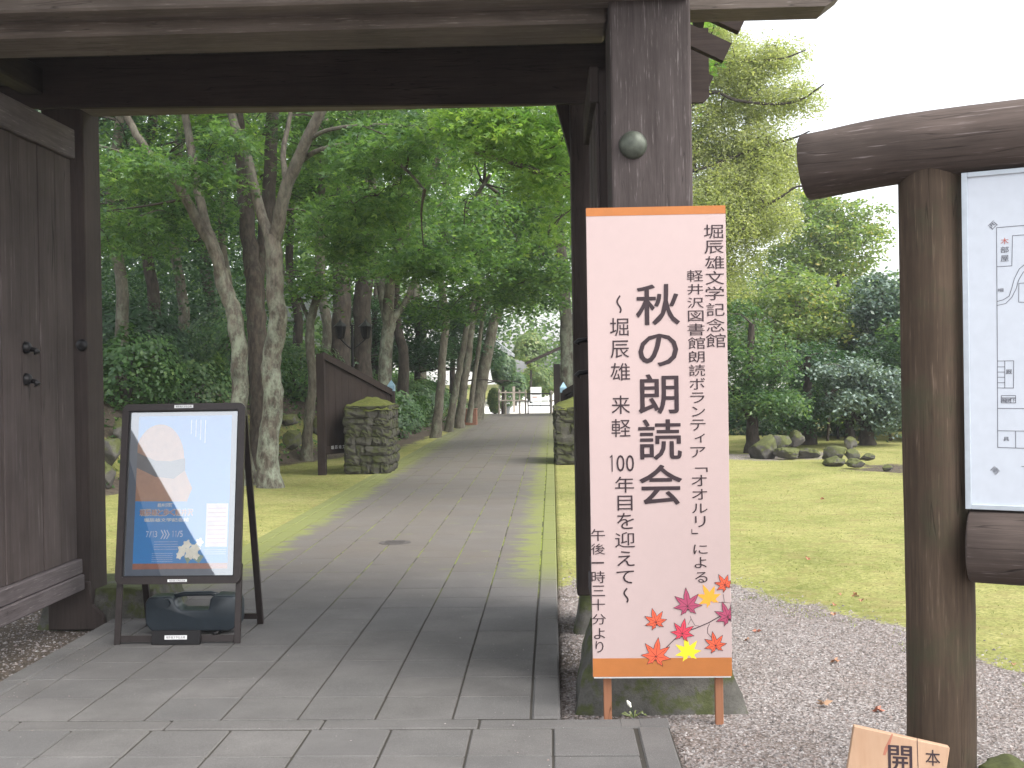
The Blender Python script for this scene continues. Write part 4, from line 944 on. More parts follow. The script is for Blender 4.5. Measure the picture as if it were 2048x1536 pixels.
# brown boarded leaves standing open behind the pillars
def fence_leaf(hx, hy, nx_, ny_, ztn, zth, label):
    e = empty('board_fence', (hx, hy, 0), label, 'board fence', 'brown boarded leaves at the stone pillars')
    Hn = Vector((hx, hy, 0)); Nr = Vector((nx_, ny_, 0)); D = Nr - Hn; K = 11; zb = .27
    for i in range(K):
        a_, b_ = i / K + .0008, (i + 1) / K - .0008
        za_, zb_ = zth + (ztn - zth) * a_ ** 1.1, zth + (ztn - zth) * b_ ** 1.1
        s_ = D.normalized().cross(Vector((0, 0, 1))) * .014
        A, B = Hn + D * a_, Hn + D * b_; vs_ = []
        for p_, zt_ in ((A, za_), (B, zb_)):
            for q_ in (-s_, s_): vs_ += [(p_ + q_) + Vector((0, 0, zb)), (p_ + q_) + Vector((0, 0, zt_))]
        MB().add(vs_, [(0, 1, 3, 2), (4, 6, 7, 5), (0, 4, 5, 1), (2, 3, 7, 6), (1, 5, 7, 3), (0, 2, 6, 4)]).build('board', M['brownfence'], e)
    off = D.normalized().cross(Vector((0, 0, 1)))
    if off.y > 0: off = -off
    for za_, zb_, hh in ((zth - .03, ztn - .03, .09), (.33, .33, .11)):
        MB().bar(Hn + off * .035 + Vector((0, 0, za_)), Nr + off * .035 + Vector((0, 0, zb_)), .035, hh).build('rail', M['brownfence'], e)
    MB().box(nx_ - .055, nx_ + .055, ny_ - .055, ny_ + .055, -.02, ztn - .01).build('foot_post', M['brownfence'], e, bevel=.004)
    MB().box(hx - .05, hx + .05, hy - .05, hy + .05, -.02, zth + .03).build('hinge_post', M['brownfence'], e, bevel=.004)
    MB().add([(hx + a_ * .055, hy + b_ * .055, zth + .0) for a_, b_ in ((-1, -1), (1, -1), (1, 1), (-1, 1))] + [(hx + a_ * .055, hy + b_ * .055, zth + .08) for a_, b_ in ((-1, -1), (1, -1), (1, 1), (-1, 1))] + [(hx, hy, zth + .17)],
             [(0, 1, 5, 4), (1, 2, 6, 5), (2, 3, 7, 6), (3, 0, 4, 7), (4, 5, 8), (5, 6, 8), (6, 7, 8), (7, 4, 8)]).build('post_cap', M['bluecap'], e)
    return e
ne = gp(645, 948); hh_ = at(783, 790, 17.1)
fl_ = fence_leaf(float(hh_[0]), 17.1, float(ne[0]), float(ne[1]), float(at(625, 706, ne[1])[2]), float(at(783, 782, 17.1)[2]), 'dark brown sloping board fence leaf behind the left stone pillar')
hr = at(1127, 790, 18.3)
fence_leaf(float(hr[0]), 18.3, float(hr[0]) + .95, 17.3, 1.62, float(at(1127, 785, 18.3)[2]), 'dark brown board fence leaf behind the right stone pillar')
nq = Vector((float(ne[0]), float(ne[1]), .36)); dq = (Vector((float(hh_[0]), 17.1, .36)) - nq).normalized(); offq = Vector((dq.y, -dq.x, 0))
b = MB(); lp = Print(nq + offq * .056 + dq * .08, dq, (0, 0, 1))
for i, ch in enumerate('堀辰雄文学記念館'): lp.char(b, ch, .04 + i * .075, .095 + i * .075, -.02, .03, .001)
b.build('lettering', M['white'], fl_)

# ------------------------------------------------------------------ leaves
def leafcloud(P, size, lobes=1, flat=.55, seed=1, asp=.62, dirv=None):
    """P (n,3) leaf places -> quads"""
    r_ = np.random.default_rng(seed); n = len(P)
    nr = r_.normal(0, flat, (n, 3)); nr[:, 2] = 1; nr /= np.linalg.norm(nr, axis=1)[:, None]
    a = r_.uniform(0, 2 * math.pi, n); d = np.stack([np.cos(a), np.sin(a), r_.normal(-.25, .25, n)], 1)
    if dirv is not None: d = dirv + r_.normal(0, .25, (n, 3))
    d -= nr * (d * nr).sum(1)[:, None]; d /= np.linalg.norm(d, axis=1)[:, None] + 1e-9
    sd_ = np.cross(nr, d); sz = size * r_.uniform(.65, 1.25, n)[:, None]; Vs = []
    for k in range(lobes):
        an = 0 if lobes == 1 else (k - (lobes - 1) / 2) * .95
        dk = d * math.cos(an) + sd_ * math.sin(an); sk = -d * math.sin(an) + sd_ * math.cos(an); w_ = asp if lobes == 1 else .36
        L_ = sz * (1 if an == 0 else .85)
        Vs.append(np.stack([P, P + dk * L_ * .5 + sk * L_ * w_ * .5 - nr * L_ * .06, P + dk * L_ - nr * L_ * .16, P + dk * L_ * .5 - sk * L_ * w_ * .5 - nr * L_ * .06], 1))
    V = np.concatenate(Vs, 1).reshape(-1, 3)
    return V, np.arange(len(V)).reshape(-1, 4), np.repeat(r_.uniform(0, 1, n), 4 * lobes)
def sprays(cen, rad, per, seed, droop=.35, thick=.05):
    r_ = np.random.default_rng(seed); n = len(cen)
    c = np.repeat(cen, per, 0); R_ = np.repeat(rad, per)
    el = np.repeat(r_.uniform(.45, 1., n), per); th0 = np.repeat(r_.uniform(0, 6.28, n), per)
    rr = np.sqrt(r_.uniform(0, 1, n * per)) * R_; t = r_.uniform(0, 6.28, n * per)
    x = rr * np.cos(t); y = rr * np.sin(t) * el; X_ = x * np.cos(th0) - y * np.sin(th0); Y_ = x * np.sin(th0) + y * np.cos(th0)
    tl_ = np.repeat(r_.normal(0, .22, (n, 2)), per, 0)
    Z_ = -droop * rr ** 2 / np.maximum(R_, .1) + r_.normal(0, thick, n * per) + tl_[:, 0] * X_ + tl_[:, 1] * Y_
    return c + np.stack([X_, Y_, Z_], 1)
def inball(c, r, n, seed, shell=0.):
    r_ = np.random.default_rng(seed); d = r_.normal(0, 1, (n, 3)); d /= np.linalg.norm(d, axis=1)[:, None]
    k = (shell + (1 - shell) * r_.uniform(0, 1, n)) ** (1 / 3); return np.array(c) + d * k[:, None] * np.array(r)
def limb3(pts, Y, dy=0.0):
    """pixel polyline placed at its distance, leaning dy metres towards its far end"""
    out = [at(a_, b_, Y + dy * i / max(1, len(pts) - 1)) for i, (a_, b_) in enumerate(pts)]
    return np.array(out)
def B(px, py, Y, rx, rz, ry, n): return (at(px, py, Y), (rx * Y / FPX, ry, rz * Y / FPX), n)
def tree(name, label, group, cat, limbs, blobs, lm, bm_, leaf=.07, per=90, rad=(.35, .6), lobes=1, droop=.35, flat=.55, seed=1, twigs=True, thick=.05, asp=.62):
    base = limbs[0][0][0]; root = empty(name, (float(base[0]), float(base[1]), float(base[2])), label, cat, group)
    allp = []
    for i, (P_, r0, r1) in enumerate(limbs):
        Q = cr(P_, 5); r_ = np.linspace(1, 0, len(Q)) ** .8 * (r0 - r1) + r1
        if i == 0: r_ = r_ * (1 + .45 * np.exp(-np.arange(len(Q)) / 1.8))
        rs = np.random.default_rng(seed + i); Q = Q + np.c_[rs.normal(0, r0 * .07, (len(Q), 2)), np.zeros(len(Q))]
        V, F_ = tube_np(Q, r_, 14 if r0 > .08 else 9, .022, seed + i)
        link('trunk' if i == 0 else 'limb', mesh_np('trunk', V, F_, [bm_], True), root); allp.append(Q)
    A = np.vstack(allp); cs = []; rs_ = []
    for j, (c, r, n) in enumerate(blobs):
        q = inball(c, r, n, seed * 31 + j); cs.append(q); rs_.append(np.random.default_rng(seed + j).uniform(rad[0], rad[1], n))
    cen = np.vstack(cs); rd = np.concatenate(rs_)
    P_ = sprays(cen, rd, per, seed, droop, thick); V, F_, tn = leafcloud(P_, leaf, lobes, flat, seed, asp); mi = np.zeros(len(F_), int)
    if twigs:
        tv = []; tf = []; off = len(V)
        up = A[A[:, 2] > A[:, 2].min() + .35 * (np.ptp(A[:, 2]))]
        nodes = up[::2].copy(); order = np.argsort([np.linalg.norm(up - c, axis=1).min() for c in cen])
        for i in order:
            c = cen[i]; dd_ = np.linalg.norm((nodes - c) * [1, 1, 1.25], axis=1) + 1.2 * (nodes[:, 2] > c[2] + .25); k = dd_.argmin(); a_ = nodes[k]
            L_ = np.linalg.norm(a_ - c); nodes = np.vstack([nodes, c[None]])
            if L_ > 1.7 or L_ < .05: continue
            mid = (a_ + c) / 2 + [0, 0, .08 * L_] + rng.normal(0, .07 * L_, 3)
            r0_ = .006 + .007 * L_ + (.008 if k < len(up[::2]) else 0)
            Q = cr([a_, mid, c], 3); v_, f_ = tube_np(Q, np.linspace(r0_, .005, len(Q)), 4); tv.append(v_); tf.append(f_ + off); off += len(v_)
        if tv:
            nt_ = sum(len(x) for x in tv); V = np.vstack([V] + tv); nf = sum(len(x) for x in tf); F_ = np.vstack([F_] + tf); mi = np.concatenate([mi, np.ones(nf, int)]); tn = np.concatenate([tn, np.zeros(nt_)])
    link('crown', mesh_np('crown', V, F_, [lm, M['twig']], False, mi=mi, tone=tn), root)
    return root
GM = 'maples and forest trees left of the path'
# right of two pale trunks
tree('maple_tree', 'maple with a pale lichen-spotted trunk forking high, standing nearest the poster stand on its right', GM, 'tree',
     [(limb3([(540, 982), (534, 900), (548, 800), (543, 720), (556, 640), (548, 560), (548, 470)], 14), .13, .10),
      (limb3([(550, 480), (570, 385), (600, 310), (640, 225), (690, 110), (730, 0)], 14, -.8), .085, .045),
      (limb3([(546, 500), (520, 420), (495, 320), (462, 225), (430, 90)], 14, .5), .07, .045),
      (limb3([(572, 360), (566, 300), (580, 230), (575, 120)], 14, .6), .04, .02),
      (limb3([(590, 330), (640, 300), (720, 290), (800, 330), (850, 380)], 14, -1.5), .035, .012),
      (limb3([(600, 300), (650, 262), (760, 250), (900, 260)], 14, -2), .03, .01)],
     [B(640, 60, 15, 260, 110, 2.2, 110), B(800, 300, 13, 120, 70, 1.4, 40), B(640, 270, 16, 120, 50, .9, 22), B(740, 430, 14.2, 120, 45, 1.1, 40), B(690, 500, 15, 60, 25, .6, 10), B(470, 265, 13.6, 45, 18, .4, 4), B(860, 520, 13.6, 80, 40, .8, 20)],
     M['lmaple'], M['mapleb'], .075, 95, (.28, .52), 3, seed=11)
tree('maple_tree', 'slender grey maple splitting into two limbs, its foot hidden by the poster stand', GM, 'tree',
     [(limb3([(500, 1000), (492, 940), (478, 860), (480, 740), (470, 640), (452, 580), (440, 540)], 14.3), .115, .09),
      (limb3([(445, 560), (428, 505), (396, 444), (355, 369), (307, 318), (253, 232), (210, 120)], 14.3, -.6), .075, .035),
      (limb3([(447, 570), (430, 500), (410, 444), (390, 342), (370, 232), (350, 100)], 14.3, .5), .075, .04),
      (limb3([(307, 318), (270, 312), (230, 300), (160, 280)], 14, -.5), .02, .01)],
     [B(330, 60, 15, 200, 110, 2.2, 70), B(330, 400, 15.6, 110, 50, .8, 26), B(290, 330, 13.4, 90, 36, .8, 15), B(240, 470, 14.5, 80, 50, 1., 20), B(420, 340, 13.6, 60, 20, .4, 6)],
     M['lmaple'], M['mapleb'], .072, 95, (.26, .5), 3, seed=23)
tree('broadleaf_tree', 'thick dark forked trunk rising between and behind the two pale maples', GM, 'tree',
     [(limb3([(521, 935), (520, 820), (517, 700), (512, 620), (508, 540)], 16.3), .155, .13),
      (limb3([(508, 560), (495, 450), (485, 330), (470, 200), (455, 20)], 16.3, .6), .12, .08),
      (limb3([(512, 560), (532, 450), (542, 320), (545, 200), (550, 20)], 16.5, 1), .11, .08)],
     [B(480, 30, 17.5, 220, 110, 2.5, 80), B(430, 300, 19, 150, 80, 1.0, 34), B(590, 380, 19, 80, 90, 1.0, 24)], M['lmaple2'], M['barkd'], .08, 90, (.3, .6), seed=31)
tree('broadleaf_tree', 'slim crooked tree standing by the near end of the brown fence leaf', GM, 'tree',
     [(limb3([(613, 922), (618, 840), (626, 760), (620, 690), (622, 640), (636, 580), (638, 500), (642, 430), (650, 250), (655, 80)], 18.9), .085, .05),
      (limb3([(622, 650), (600, 600), (570, 550), (560, 520)], 18.9, .6), .04, .02)],
     [B(640, 330, 19, 100, 120, 1.5, 60), B(600, 560, 18.5, 70, 40, 1., 18)], M['lmaple'], M['barkm'], .08, 85, (.3, .6), seed=37)
tree('maple_tree', 'pale maple forking low into two limbs right behind the brown fence leaf', GM, 'tree',
     [(limb3([(762, 905), (768, 800), (772, 700), (779, 640)], 18.6), .125, .10),
      (limb3([(776, 660), (778, 590), (786, 529), (801, 498), (823, 428), (852, 380), (900, 250)], 18.6, -1), .095, .04),
      (limb3([(785, 640), (814, 599), (836, 545), (868, 504), (915, 444), (980, 350)], 18.6, 1), .06, .03),
      (limb3([(776, 650), (760, 560), (740, 470), (745, 380), (735, 240), (720, 60)], 19, 1.5), .09, .05)],
     [B(860, 220, 18, 190, 90, 2.2, 90), B(940, 470, 17, 130, 80, 1.5, 56), B(790, 420, 20.5, 130, 90, 1., 46), B(900, 600, 19.5, 90, 40, 1.1, 26), B(730, 520, 18, 70, 30, .6, 12)],
     M['lmaple'], M['mapleb'], .078, 95, (.3, .55), 1, seed=41)
for i, (lx, Yd, lab) in enumerate(((684, 24.5, 'thick dark trunk behind the left lantern of the lamp post'), (726, 25.5, 'thick dark trunk behind the right lantern of the lamp post'))):
    tree('broadleaf_tree', lab, GM, 'tree', [(limb3([(lx, 800), (lx - 2, 700), (lx, 560), (lx + 6, 400), (lx + 14, 200), (lx + 10, -50)], Yd), .21, .16)],
         [B(lx, 100, Yd + 1, 150, 130, 3, 80), B(lx + 10, 400, Yd + 2, 90, 60, 2, 20)], M['lmaple2'], M['barkd'], .1, 80, (.4, .8), seed=51 + i)
GS = 'slim trees lining the left edge of the path'
for i, (pts, Yd, r0, lab) in enumerate((
    ([(871, 878), (880, 790), (886, 700), (892, 640), (882, 560), (880, 470), (900, 330)], 25.1, .10, 'slim pale trunk first in the row along the path, right of the left stone pillar'),
    ([(897, 864), (908, 800), (918, 740), (928, 690), (936, 640), (958, 560), (990, 440)], 27.6, .09, 'slim leaning trunk second in the row along the path'),
    ([(918, 855), (926, 780), (936, 715), (942, 660), (958, 600), (965, 500), (960, 380)], 29.4, .11, 'dark leaning trunk third in the row along the path'),
    ([(938, 845), (948, 760), (957, 700), (965, 640), (985, 560), (1000, 470)], 31.0, .07, 'thin trunk fourth in the row just before the planter box'),
    ([(950, 832), (962, 770), (975, 700), (990, 640), (1015, 560), (1050, 460)], 34.0, .20, 'thickest leaning trunk at the far end of the row behind the planter box'))):
    tp = pts[-1]
    tree('roadside_tree', lab, GS, 'tree', [(limb3(pts, Yd), r0, r0 * .55)],
         [B(tp[0], tp[1] - 20, Yd, 110, 100, 2.2, 46), B(tp[0] + 30, tp[1] + 110, Yd - 1, 100, 40, 1.6, 22)], M['lmaple' if i % 2 else 'lmaple2'], M['barkm'], .1, 80, (.4, .8), seed=61 + i)
# big maple whose trunk stands right of the path, seen just left of the gate post
tree('maple_tree', 'large maple with a thick grey trunk right of the path beyond the right stone pillar', 'maples right of the path', 'tree',
     [(limb3([(1134, 830), (1133, 760), (1133, 680), (1130, 600), (1120, 480), (1110, 300), (1100, 60)], 23), .135, .1),
      (limb3([(1128, 560), (1060, 470), (1010, 400), (960, 360)], 23, -3), .06, .02)],
     [B(1070, 560, 21, 110, 60, 1.6, 60), B(1000, 470, 20, 120, 80, 2, 55), B(1090, 380, 19, 90, 110, 2, 60), B(1040, 240, 19, 110, 70, 2, 50)],
     M['lmaple'], M['mapleb'], .085, 95, (.35, .6), seed=71)
tree('maple_tree', 'leafy maple reaching over the path behind the right gate post', 'maples right of the path', 'tree',
     [(np.array([(1.35, 12.2, 0), (1.3, 12.1, 1.2), (1.2, 12.2, 2.2), (1.1, 12.0, 3.6), (.9, 12.1, 5.2)]), .13, .07),
      (np.array([(1.2, 12.1, 2.3), (.6, 11.8, 3.0), (-.1, 11.6, 3.4), (-.8, 11.4, 3.6)]), .05, .015)],
     [B(1060, 250, 11.2, 130, 60, 1., 34), B(1110, 380, 11.8, 60, 90, 1., 20), B(960, 215, 11.5, 100, 40, 1., 18), (np.array([.5, 11.9, 5.2]), (1.4, 1.6, 1.0), 60)],
     M['lmaple2'], M['mapleb'], .07, 95, (.25, .45), 3, seed=77)
# trees between and behind, deeper in the wood
GW = 'trees standing deeper in the wood'
deep = [(235, 17.5, .10, 'ldark'), (300, 20, .12, 'lmaple'), (360, 23, .12, 'ldark'), (420, 26, .15, 'lmaple2'), (455, 21, .08, 'lmaple'), (590, 27, .12, 'lmaple2'), (650, 31, .16, 'lmaple2'), (800, 28, .14, 'lmaple'), (840, 36, .16, 'lmaple2'), (250, 29, .18, 'lmaple2')]
dl = ['thin dark trunk just right of the left gate post', 'tree deep in the wood above the left half of the poster stand', 'tree deep in the wood above the middle of the poster stand', 'far tree between the slender maple limbs', 'thin tree just left of the slender maple trunk', 'far tree right of the pale maple trunk', 'far tree between the slim crooked tree and the lamp post', 'far tree behind the low-forking pale maple', 'farthest tree left of the row along the path', 'far broad tree beyond the left gate post']
for i, ((lx, Yd, r0, lm), lab) in enumerate(zip(deep, dl)):
    b0 = at(lx, 760, Yd); gz_ = float(terrain(b0[0], b0[1])); bp = np.array([b0[0], b0[1], gz_ - .05]); H_ = .44 * Yd
    pts = np.array([bp, bp + [.1, 0, 1.5], bp + [-.1, .1, 3], bp + [.15, 0, H_ * .6], bp + [.2, 0, H_]])
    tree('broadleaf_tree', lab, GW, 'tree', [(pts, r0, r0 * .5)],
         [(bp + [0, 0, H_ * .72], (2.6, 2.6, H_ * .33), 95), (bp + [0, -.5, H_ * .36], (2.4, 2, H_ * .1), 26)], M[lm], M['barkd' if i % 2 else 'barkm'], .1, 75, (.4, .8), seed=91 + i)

# ------------------------------------------------------------------ right side trees
larch_l = [(limb3([(1330, 900), (1332, 700), (1335, 400), (1338, 100), (1340, -300)], 21), .2, .12),
           (limb3([(1335, 350), (1410, 335), (1500, 302), (1590, 275), (1620, 262)], 21, -.5), .035, .012),
           (limb3([(1335, 490), (1400, 462), (1488, 458), (1512, 425), (1560, 395), (1600, 372), (1640, 395)], 21, -1), .04, .012),
           (limb3([(1336, 250), (1420, 186), (1470, 200), (1540, 208), (1600, 200), (1648, 168)], 21, -1), .04, .012),
           (limb3([(1337, 150), (1420, 130), (1490, 122), (1560, 118), (1612, 100)], 21, -.5), .035, .01),
           (limb3([(1450, 455), (1500, 470), (1540, 470)], 20.8), .02, .008)]
lb = [B(1540, 300, 21, 60, 50, 1., 34), B(1530, 200, 21, 60, 30, .8, 20), B(1500, 380, 21, 70, 50, 1., 34), B(1520, 120, 21, 50, 30, .8, 14), B(1430, 480, 21, 90, 70, 1.2, 60), B(1450, 400, 21, 100, 60, 1.2, 60), B(1470, 330, 21.5, 110, 60, 1.2, 60), B(1430, 260, 21.5, 90, 60, 1.2, 50), B(1450, 170, 21.5, 80, 60, 1.1, 46), B(1430, 90, 21.5, 80, 60, 1.1, 44), B(1560, 330, 21.5, 50, 40, .8, 20), B(1590, 185, 20.5, 45, 16, .4, 12), B(1570, 105, 21, 50, 14, .5, 12), B(1430, 580, 21, 60, 50, 1., 36), B(1340, 20, 21, 110, 120, 1.5, 60), B(1530, 430, 20.6, 60, 30, .6, 22)]
tree('larch_tree', 'tall larch with pale yellow-green feathery needles and dark curving branches above the banner', None, 'tree', larch_l, lb, M['lpale'], M['twig'], .065, 240, (.25, .45), 1, .6, 1.2, seed=121, thick=.12, asp=.4)
def rt(label, base, Yd, H_, blobs, lm, bk, leaf=.1, per=80, rad=(.3, .6), r0=.1, seed=1, nm='broadleaf_tree', group='trees beyond the rock groups', flat=.7, droop=.35, lean=0.0, cat='tree'):
    bp = at(base[0], base[1], Yd); bp[2] = float(terrain(bp[0], bp[1])) - .03
    pts = np.array([bp, bp + [lean * .3, 0, H_ * .25], bp + [lean * .5, .1, H_ * .55], bp + [lean, 0, H_]])
    l1 = np.array([pts[1] + [0, 0, .1], pts[1] + [.3, .1, H_ * .25], pts[1] + [.7, .1, H_ * .5]]); l2 = np.array([pts[1], pts[1] + [-.3, -.1, H_ * .22], pts[1] + [-.7, -.2, H_ * .42]])
    return tree(nm, label, group, cat, [(pts, r0, r0 * .45), (l1, r0 * .55, r0 * .25), (l2, r0 * .5, r0 * .2)], blobs, lm, bk, leaf, per, rad, 1, droop, flat, seed)
rt('small dark-green tree with a straight trunk right behind the left rock group', (1505, 880), 19.3, 2.2,
   [B(1510, 720, 19.5, 75, 65, .9, 60), B(1500, 790, 19.4, 70, 36, .8, 34), B(1545, 800, 19.0, 70, 22, .7, 22), B(1475, 650, 20, 50, 50, .8, 26)], M['lbush'], M['barkd'], .07, 95, (.22, .4), .11, 131)
rt('drooping dark tree between the two rock groups', (1618, 872), 20.5, 1.6, [B(1600, 800, 20.5, 60, 30, .8, 30), B(1620, 740, 21, 80, 50, 1., 46), B(1590, 840, 20, 44, 14, .5, 12)], M['ldark'], M['barkd'], .07, 95, (.22, .42), .12, 133)
rt('bright green maple with yellow tints behind the rocks', (1600, 850), 25, 3.2, [B(1600, 640, 25, 110, 60, 1.8, 70), B(1560, 580, 25.5, 80, 50, 1.5, 44), B(1660, 600, 25.5, 80, 50, 1.5, 44), B(1640, 700, 24.5, 80, 40, 1.2, 30)], M['lbright'], M['barkm'], .1, 85, (.3, .6), .12, 137)
rt('tall loose broadleaf tree with sky showing through its top, right of the larch', (1640, 845), 33, 5.6, [B(1610, 480, 33, 90, 70, 2, 70), B(1690, 500, 33, 70, 60, 2, 50), B(1560, 560, 33, 80, 50, 2, 46), B(1650, 420, 33, 55, 34, 1.4, 24), B(1590, 405, 33, 60, 30, 1.4, 20), B(1720, 440, 33, 46, 46, 1.4, 20)], M['lbright'], M['barkd'], .12, 80, (.4, .7), .2, 139)
rt('blue-green spruce left of the log signboard post', (1760, 860), 24, 2.9, [B(1760, 600, 24, 60, 55, 1.2, 50), B(1750, 680, 24, 70, 40, 1.2, 46), B(1790, 640, 24, 50, 80, 1.2, 40)], M['lspruce'], M['barkd'], .09, 110, (.3, .55), .14, 141, 'spruce_tree', flat=1.0, droop=.6)
rt('silver-needled conifer with sweeping branches left of the log signboard', (1735, 870), 20, 1.3, [B(1690, 730, 19.5, 60, 16, .4, 20), B(1740, 750, 19.8, 60, 18, .5, 22), B(1720, 790, 19.4, 60, 12, .4, 18), B(1780, 780, 19.8, 50, 44, .6, 34), B(1770, 830, 19.8, 40, 20, .5, 14)], M['lhem'], M['barkd'], .07, 110, (.22, .42), .12, 143, 'conifer_tree', flat=.9, droop=.5)
rt('multi-stemmed dark shrub tree beside the log signboard post', (1700, 865), 22, 1.4, [B(1690, 810, 22, 50, 26, .8, 22), B(1660, 780, 22.5, 60, 40, 1, 34)], M['lbush'], M['barkd'], .08, 90, (.25, .45), .09, 147)
rt('tree hidden mostly behind the log signboard post', (1900, 870), 22, 3.2, [B(1850, 680, 22, 80, 90, 1.6, 60), B(1990, 720, 21, 90, 90, 1.6, 60), B(1920, 820, 21.5, 130, 36, 1., 40)], M['lbush'], M['barkd'], .09, 85, (.3, .55), .14, 149)
for i in range(7):      # thin stems under the conifers
    a_ = 1655 + i * 21; bp = at(a_, 866, 21.5 + (i % 3)); bp[2] = float(terrain(bp[0], bp[1])); top = bp + [rnd.uniform(-.2, .3), 0, 1.3]
    V, F_ = tube_np(cr([bp, (bp + top) / 2 + [rnd.uniform(-.12, .12), 0, 0], top], 4), np.linspace(.03, .018, 9), 7)
    Pl = sprays(inball(top + [0, 0, .25], (.3, .3, .35), 9, 400 + i), np.full(9, .22), 70, 500 + i); V2, F2, tn = leafcloud(Pl, .07, seed=i)
    e = empty('sapling', tuple(map(float, bp)), ['leftmost', 'second from left', 'third from left', 'middle', 'third from right', 'second from right', 'rightmost'][i] + ' of seven thin dark saplings under the conifers left of the signboard', 'sapling', 'saplings under the conifers')
    link('stem', mesh_np('stem', V, F_, [M['barkd']], True), e); link('crown', mesh_np('crown', V2, F2, [M['ldark']], tone=tn), e)

# ------------------------------------------------------------------ shrubs on the bank and ferns
def shrub(label, c, r, n, lm, leaf, seed, group='shrubs along the bank', shell=.35, name='shrub', cat='shrub', flat=.9):
    c = np.array(c, float); gz_ = float(terrain(c[0], c[1])); c[2] = gz_ + r[2] * .8
    e = empty(name, (c[0], c[1], gz_), label, cat, group)
    P_ = inball(c, r, n, seed, shell); P_ += np.array([noise.noise_vector(Vector(q) * 2.2)[:] for q in P_]) * min(r) * .45
    P_[:, 2] = np.maximum(P_[:, 2], terrain(P_[:, 0], P_[:, 1]) + .01)
    V, F_, tn = leafcloud(P_, leaf, 1, flat, seed); link('foliage', mesh_np('foliage', V, F_, [lm], tone=tn), e)
    mb = MB()
    for k in range(6):
        q = c + rng.normal(0, .3, 3) * r; mb.tube([(c[0] + rng.normal(0, .04), c[1], gz_ - .03), tuple((c + q) / 2), tuple(q)], [.018, .012, .006], 5, cap=False)
    mb.build('stem', M['twig'], e); return e
S = [((-7.4, 15.2), (.9, .7, .55), 'ldark'), ((-6.2, 16.4), (.9, .7, .6), 'lfern'), ((-5.6, 17.6), (.8, .7, .55), 'lbush'), ((-8.3, 17.3), (1.1, .8, .8), 'lbush'), ((-7.0, 18.6), (1.2, .9, .8), 'ldark'), ((-5.3, 19.8), (.8, .7, .7), 'lfern'),
     ((-4.7, 21.2), (.8, .8, .6), 'lbush'), ((-9.2, 20.5), (1.3, 1, 1.0), 'ldark'), ((-6.4, 22.5), (1.2, .9, .7), 'lbush'), ((-3.7, 22.4), (.55, .8, .5), 'lfern'), ((-3.5, 24.6), (.6, .9, .55), 'lfern'), ((-3.5, 26.8), (.6, .9, .5), 'lfern'),
     ((-3.5, 29.4), (.7, 1.0, .6), 'lbush'), ((-3.4, 32.2), (.6, .9, .6), 'lfern'), ((-4.9, 26.0), (.8, .8, .4), 'ldark'), ((-8.0, 24.5), (1.4, 1.0, .9), 'ldark')]
SL = ['dark shrub on the bank nearest the left gate post', 'ferny green shrub above the top left corner of the poster stand', 'low shrub on the bank behind the slender maple', 'broad shrub high on the bank at the left', 'dark shrub behind the slender maple on the bank', 'ferny shrub between the pale maple and the slim crooked tree',
      'shrub on the bank behind the near end of the brown fence leaf', 'dark shrub farthest left on the bank', 'shrub behind the brown fence leaf, up on the bank', 'fern clump right behind the left stone pillar', 'fern clump on the slope between the left stone pillar and the row of trees', 'fern clump on the slope behind the first slim path tree',
      'bush behind the second and third slim path trees', 'fern clump left of the planter box', 'dark shrub on the bank top behind the left stone pillar', 'large dark shrub at the back of the bank']
for i, ((c, r, lm), lab) in enumerate(zip(S, SL)):
    shrub(lab, (*c, 0), r, int(3800 * r[0] * r[2] / .5), M[lm], .055 + .0012 * c[1], 200 + i)
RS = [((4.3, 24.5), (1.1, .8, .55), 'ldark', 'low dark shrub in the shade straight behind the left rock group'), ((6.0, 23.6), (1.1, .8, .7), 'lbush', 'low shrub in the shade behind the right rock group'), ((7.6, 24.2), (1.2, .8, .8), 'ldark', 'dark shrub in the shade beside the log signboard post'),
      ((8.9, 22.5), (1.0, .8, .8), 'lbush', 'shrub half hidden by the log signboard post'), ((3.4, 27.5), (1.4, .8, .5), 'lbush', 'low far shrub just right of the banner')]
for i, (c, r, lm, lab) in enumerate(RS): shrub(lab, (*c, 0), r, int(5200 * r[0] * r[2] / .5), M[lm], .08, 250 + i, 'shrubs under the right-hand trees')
# green undergrowth sheet of leaves all over the bank (nobody could count it)
n_ = 60000; Pxy = np.stack([rng.uniform(-13, -2.6, n_), rng.uniform(11, 44, n_)], 1)
kk = (np.interp(Pxy[:, 1], FY, FX) - Pxy[:, 0] > rng.uniform(0, .5, n_)) ; Pxy = Pxy[kk]
Pz = terrain(Pxy[:, 0], Pxy[:, 1]) + rng.uniform(0, .22, len(Pxy)) * (.5 + np.array([noise.noise(Vector((a_ * .9, b_ * .9, 0))) for a_, b_ in Pxy]) + .5)
V, F_, tn = leafcloud(np.c_[Pxy, Pz], .08, 1, .8, 5); tag(link('undergrowth', mesh_np('undergrowth', V, F_, [M['lfern']], tone=tn)), kind='stuff')

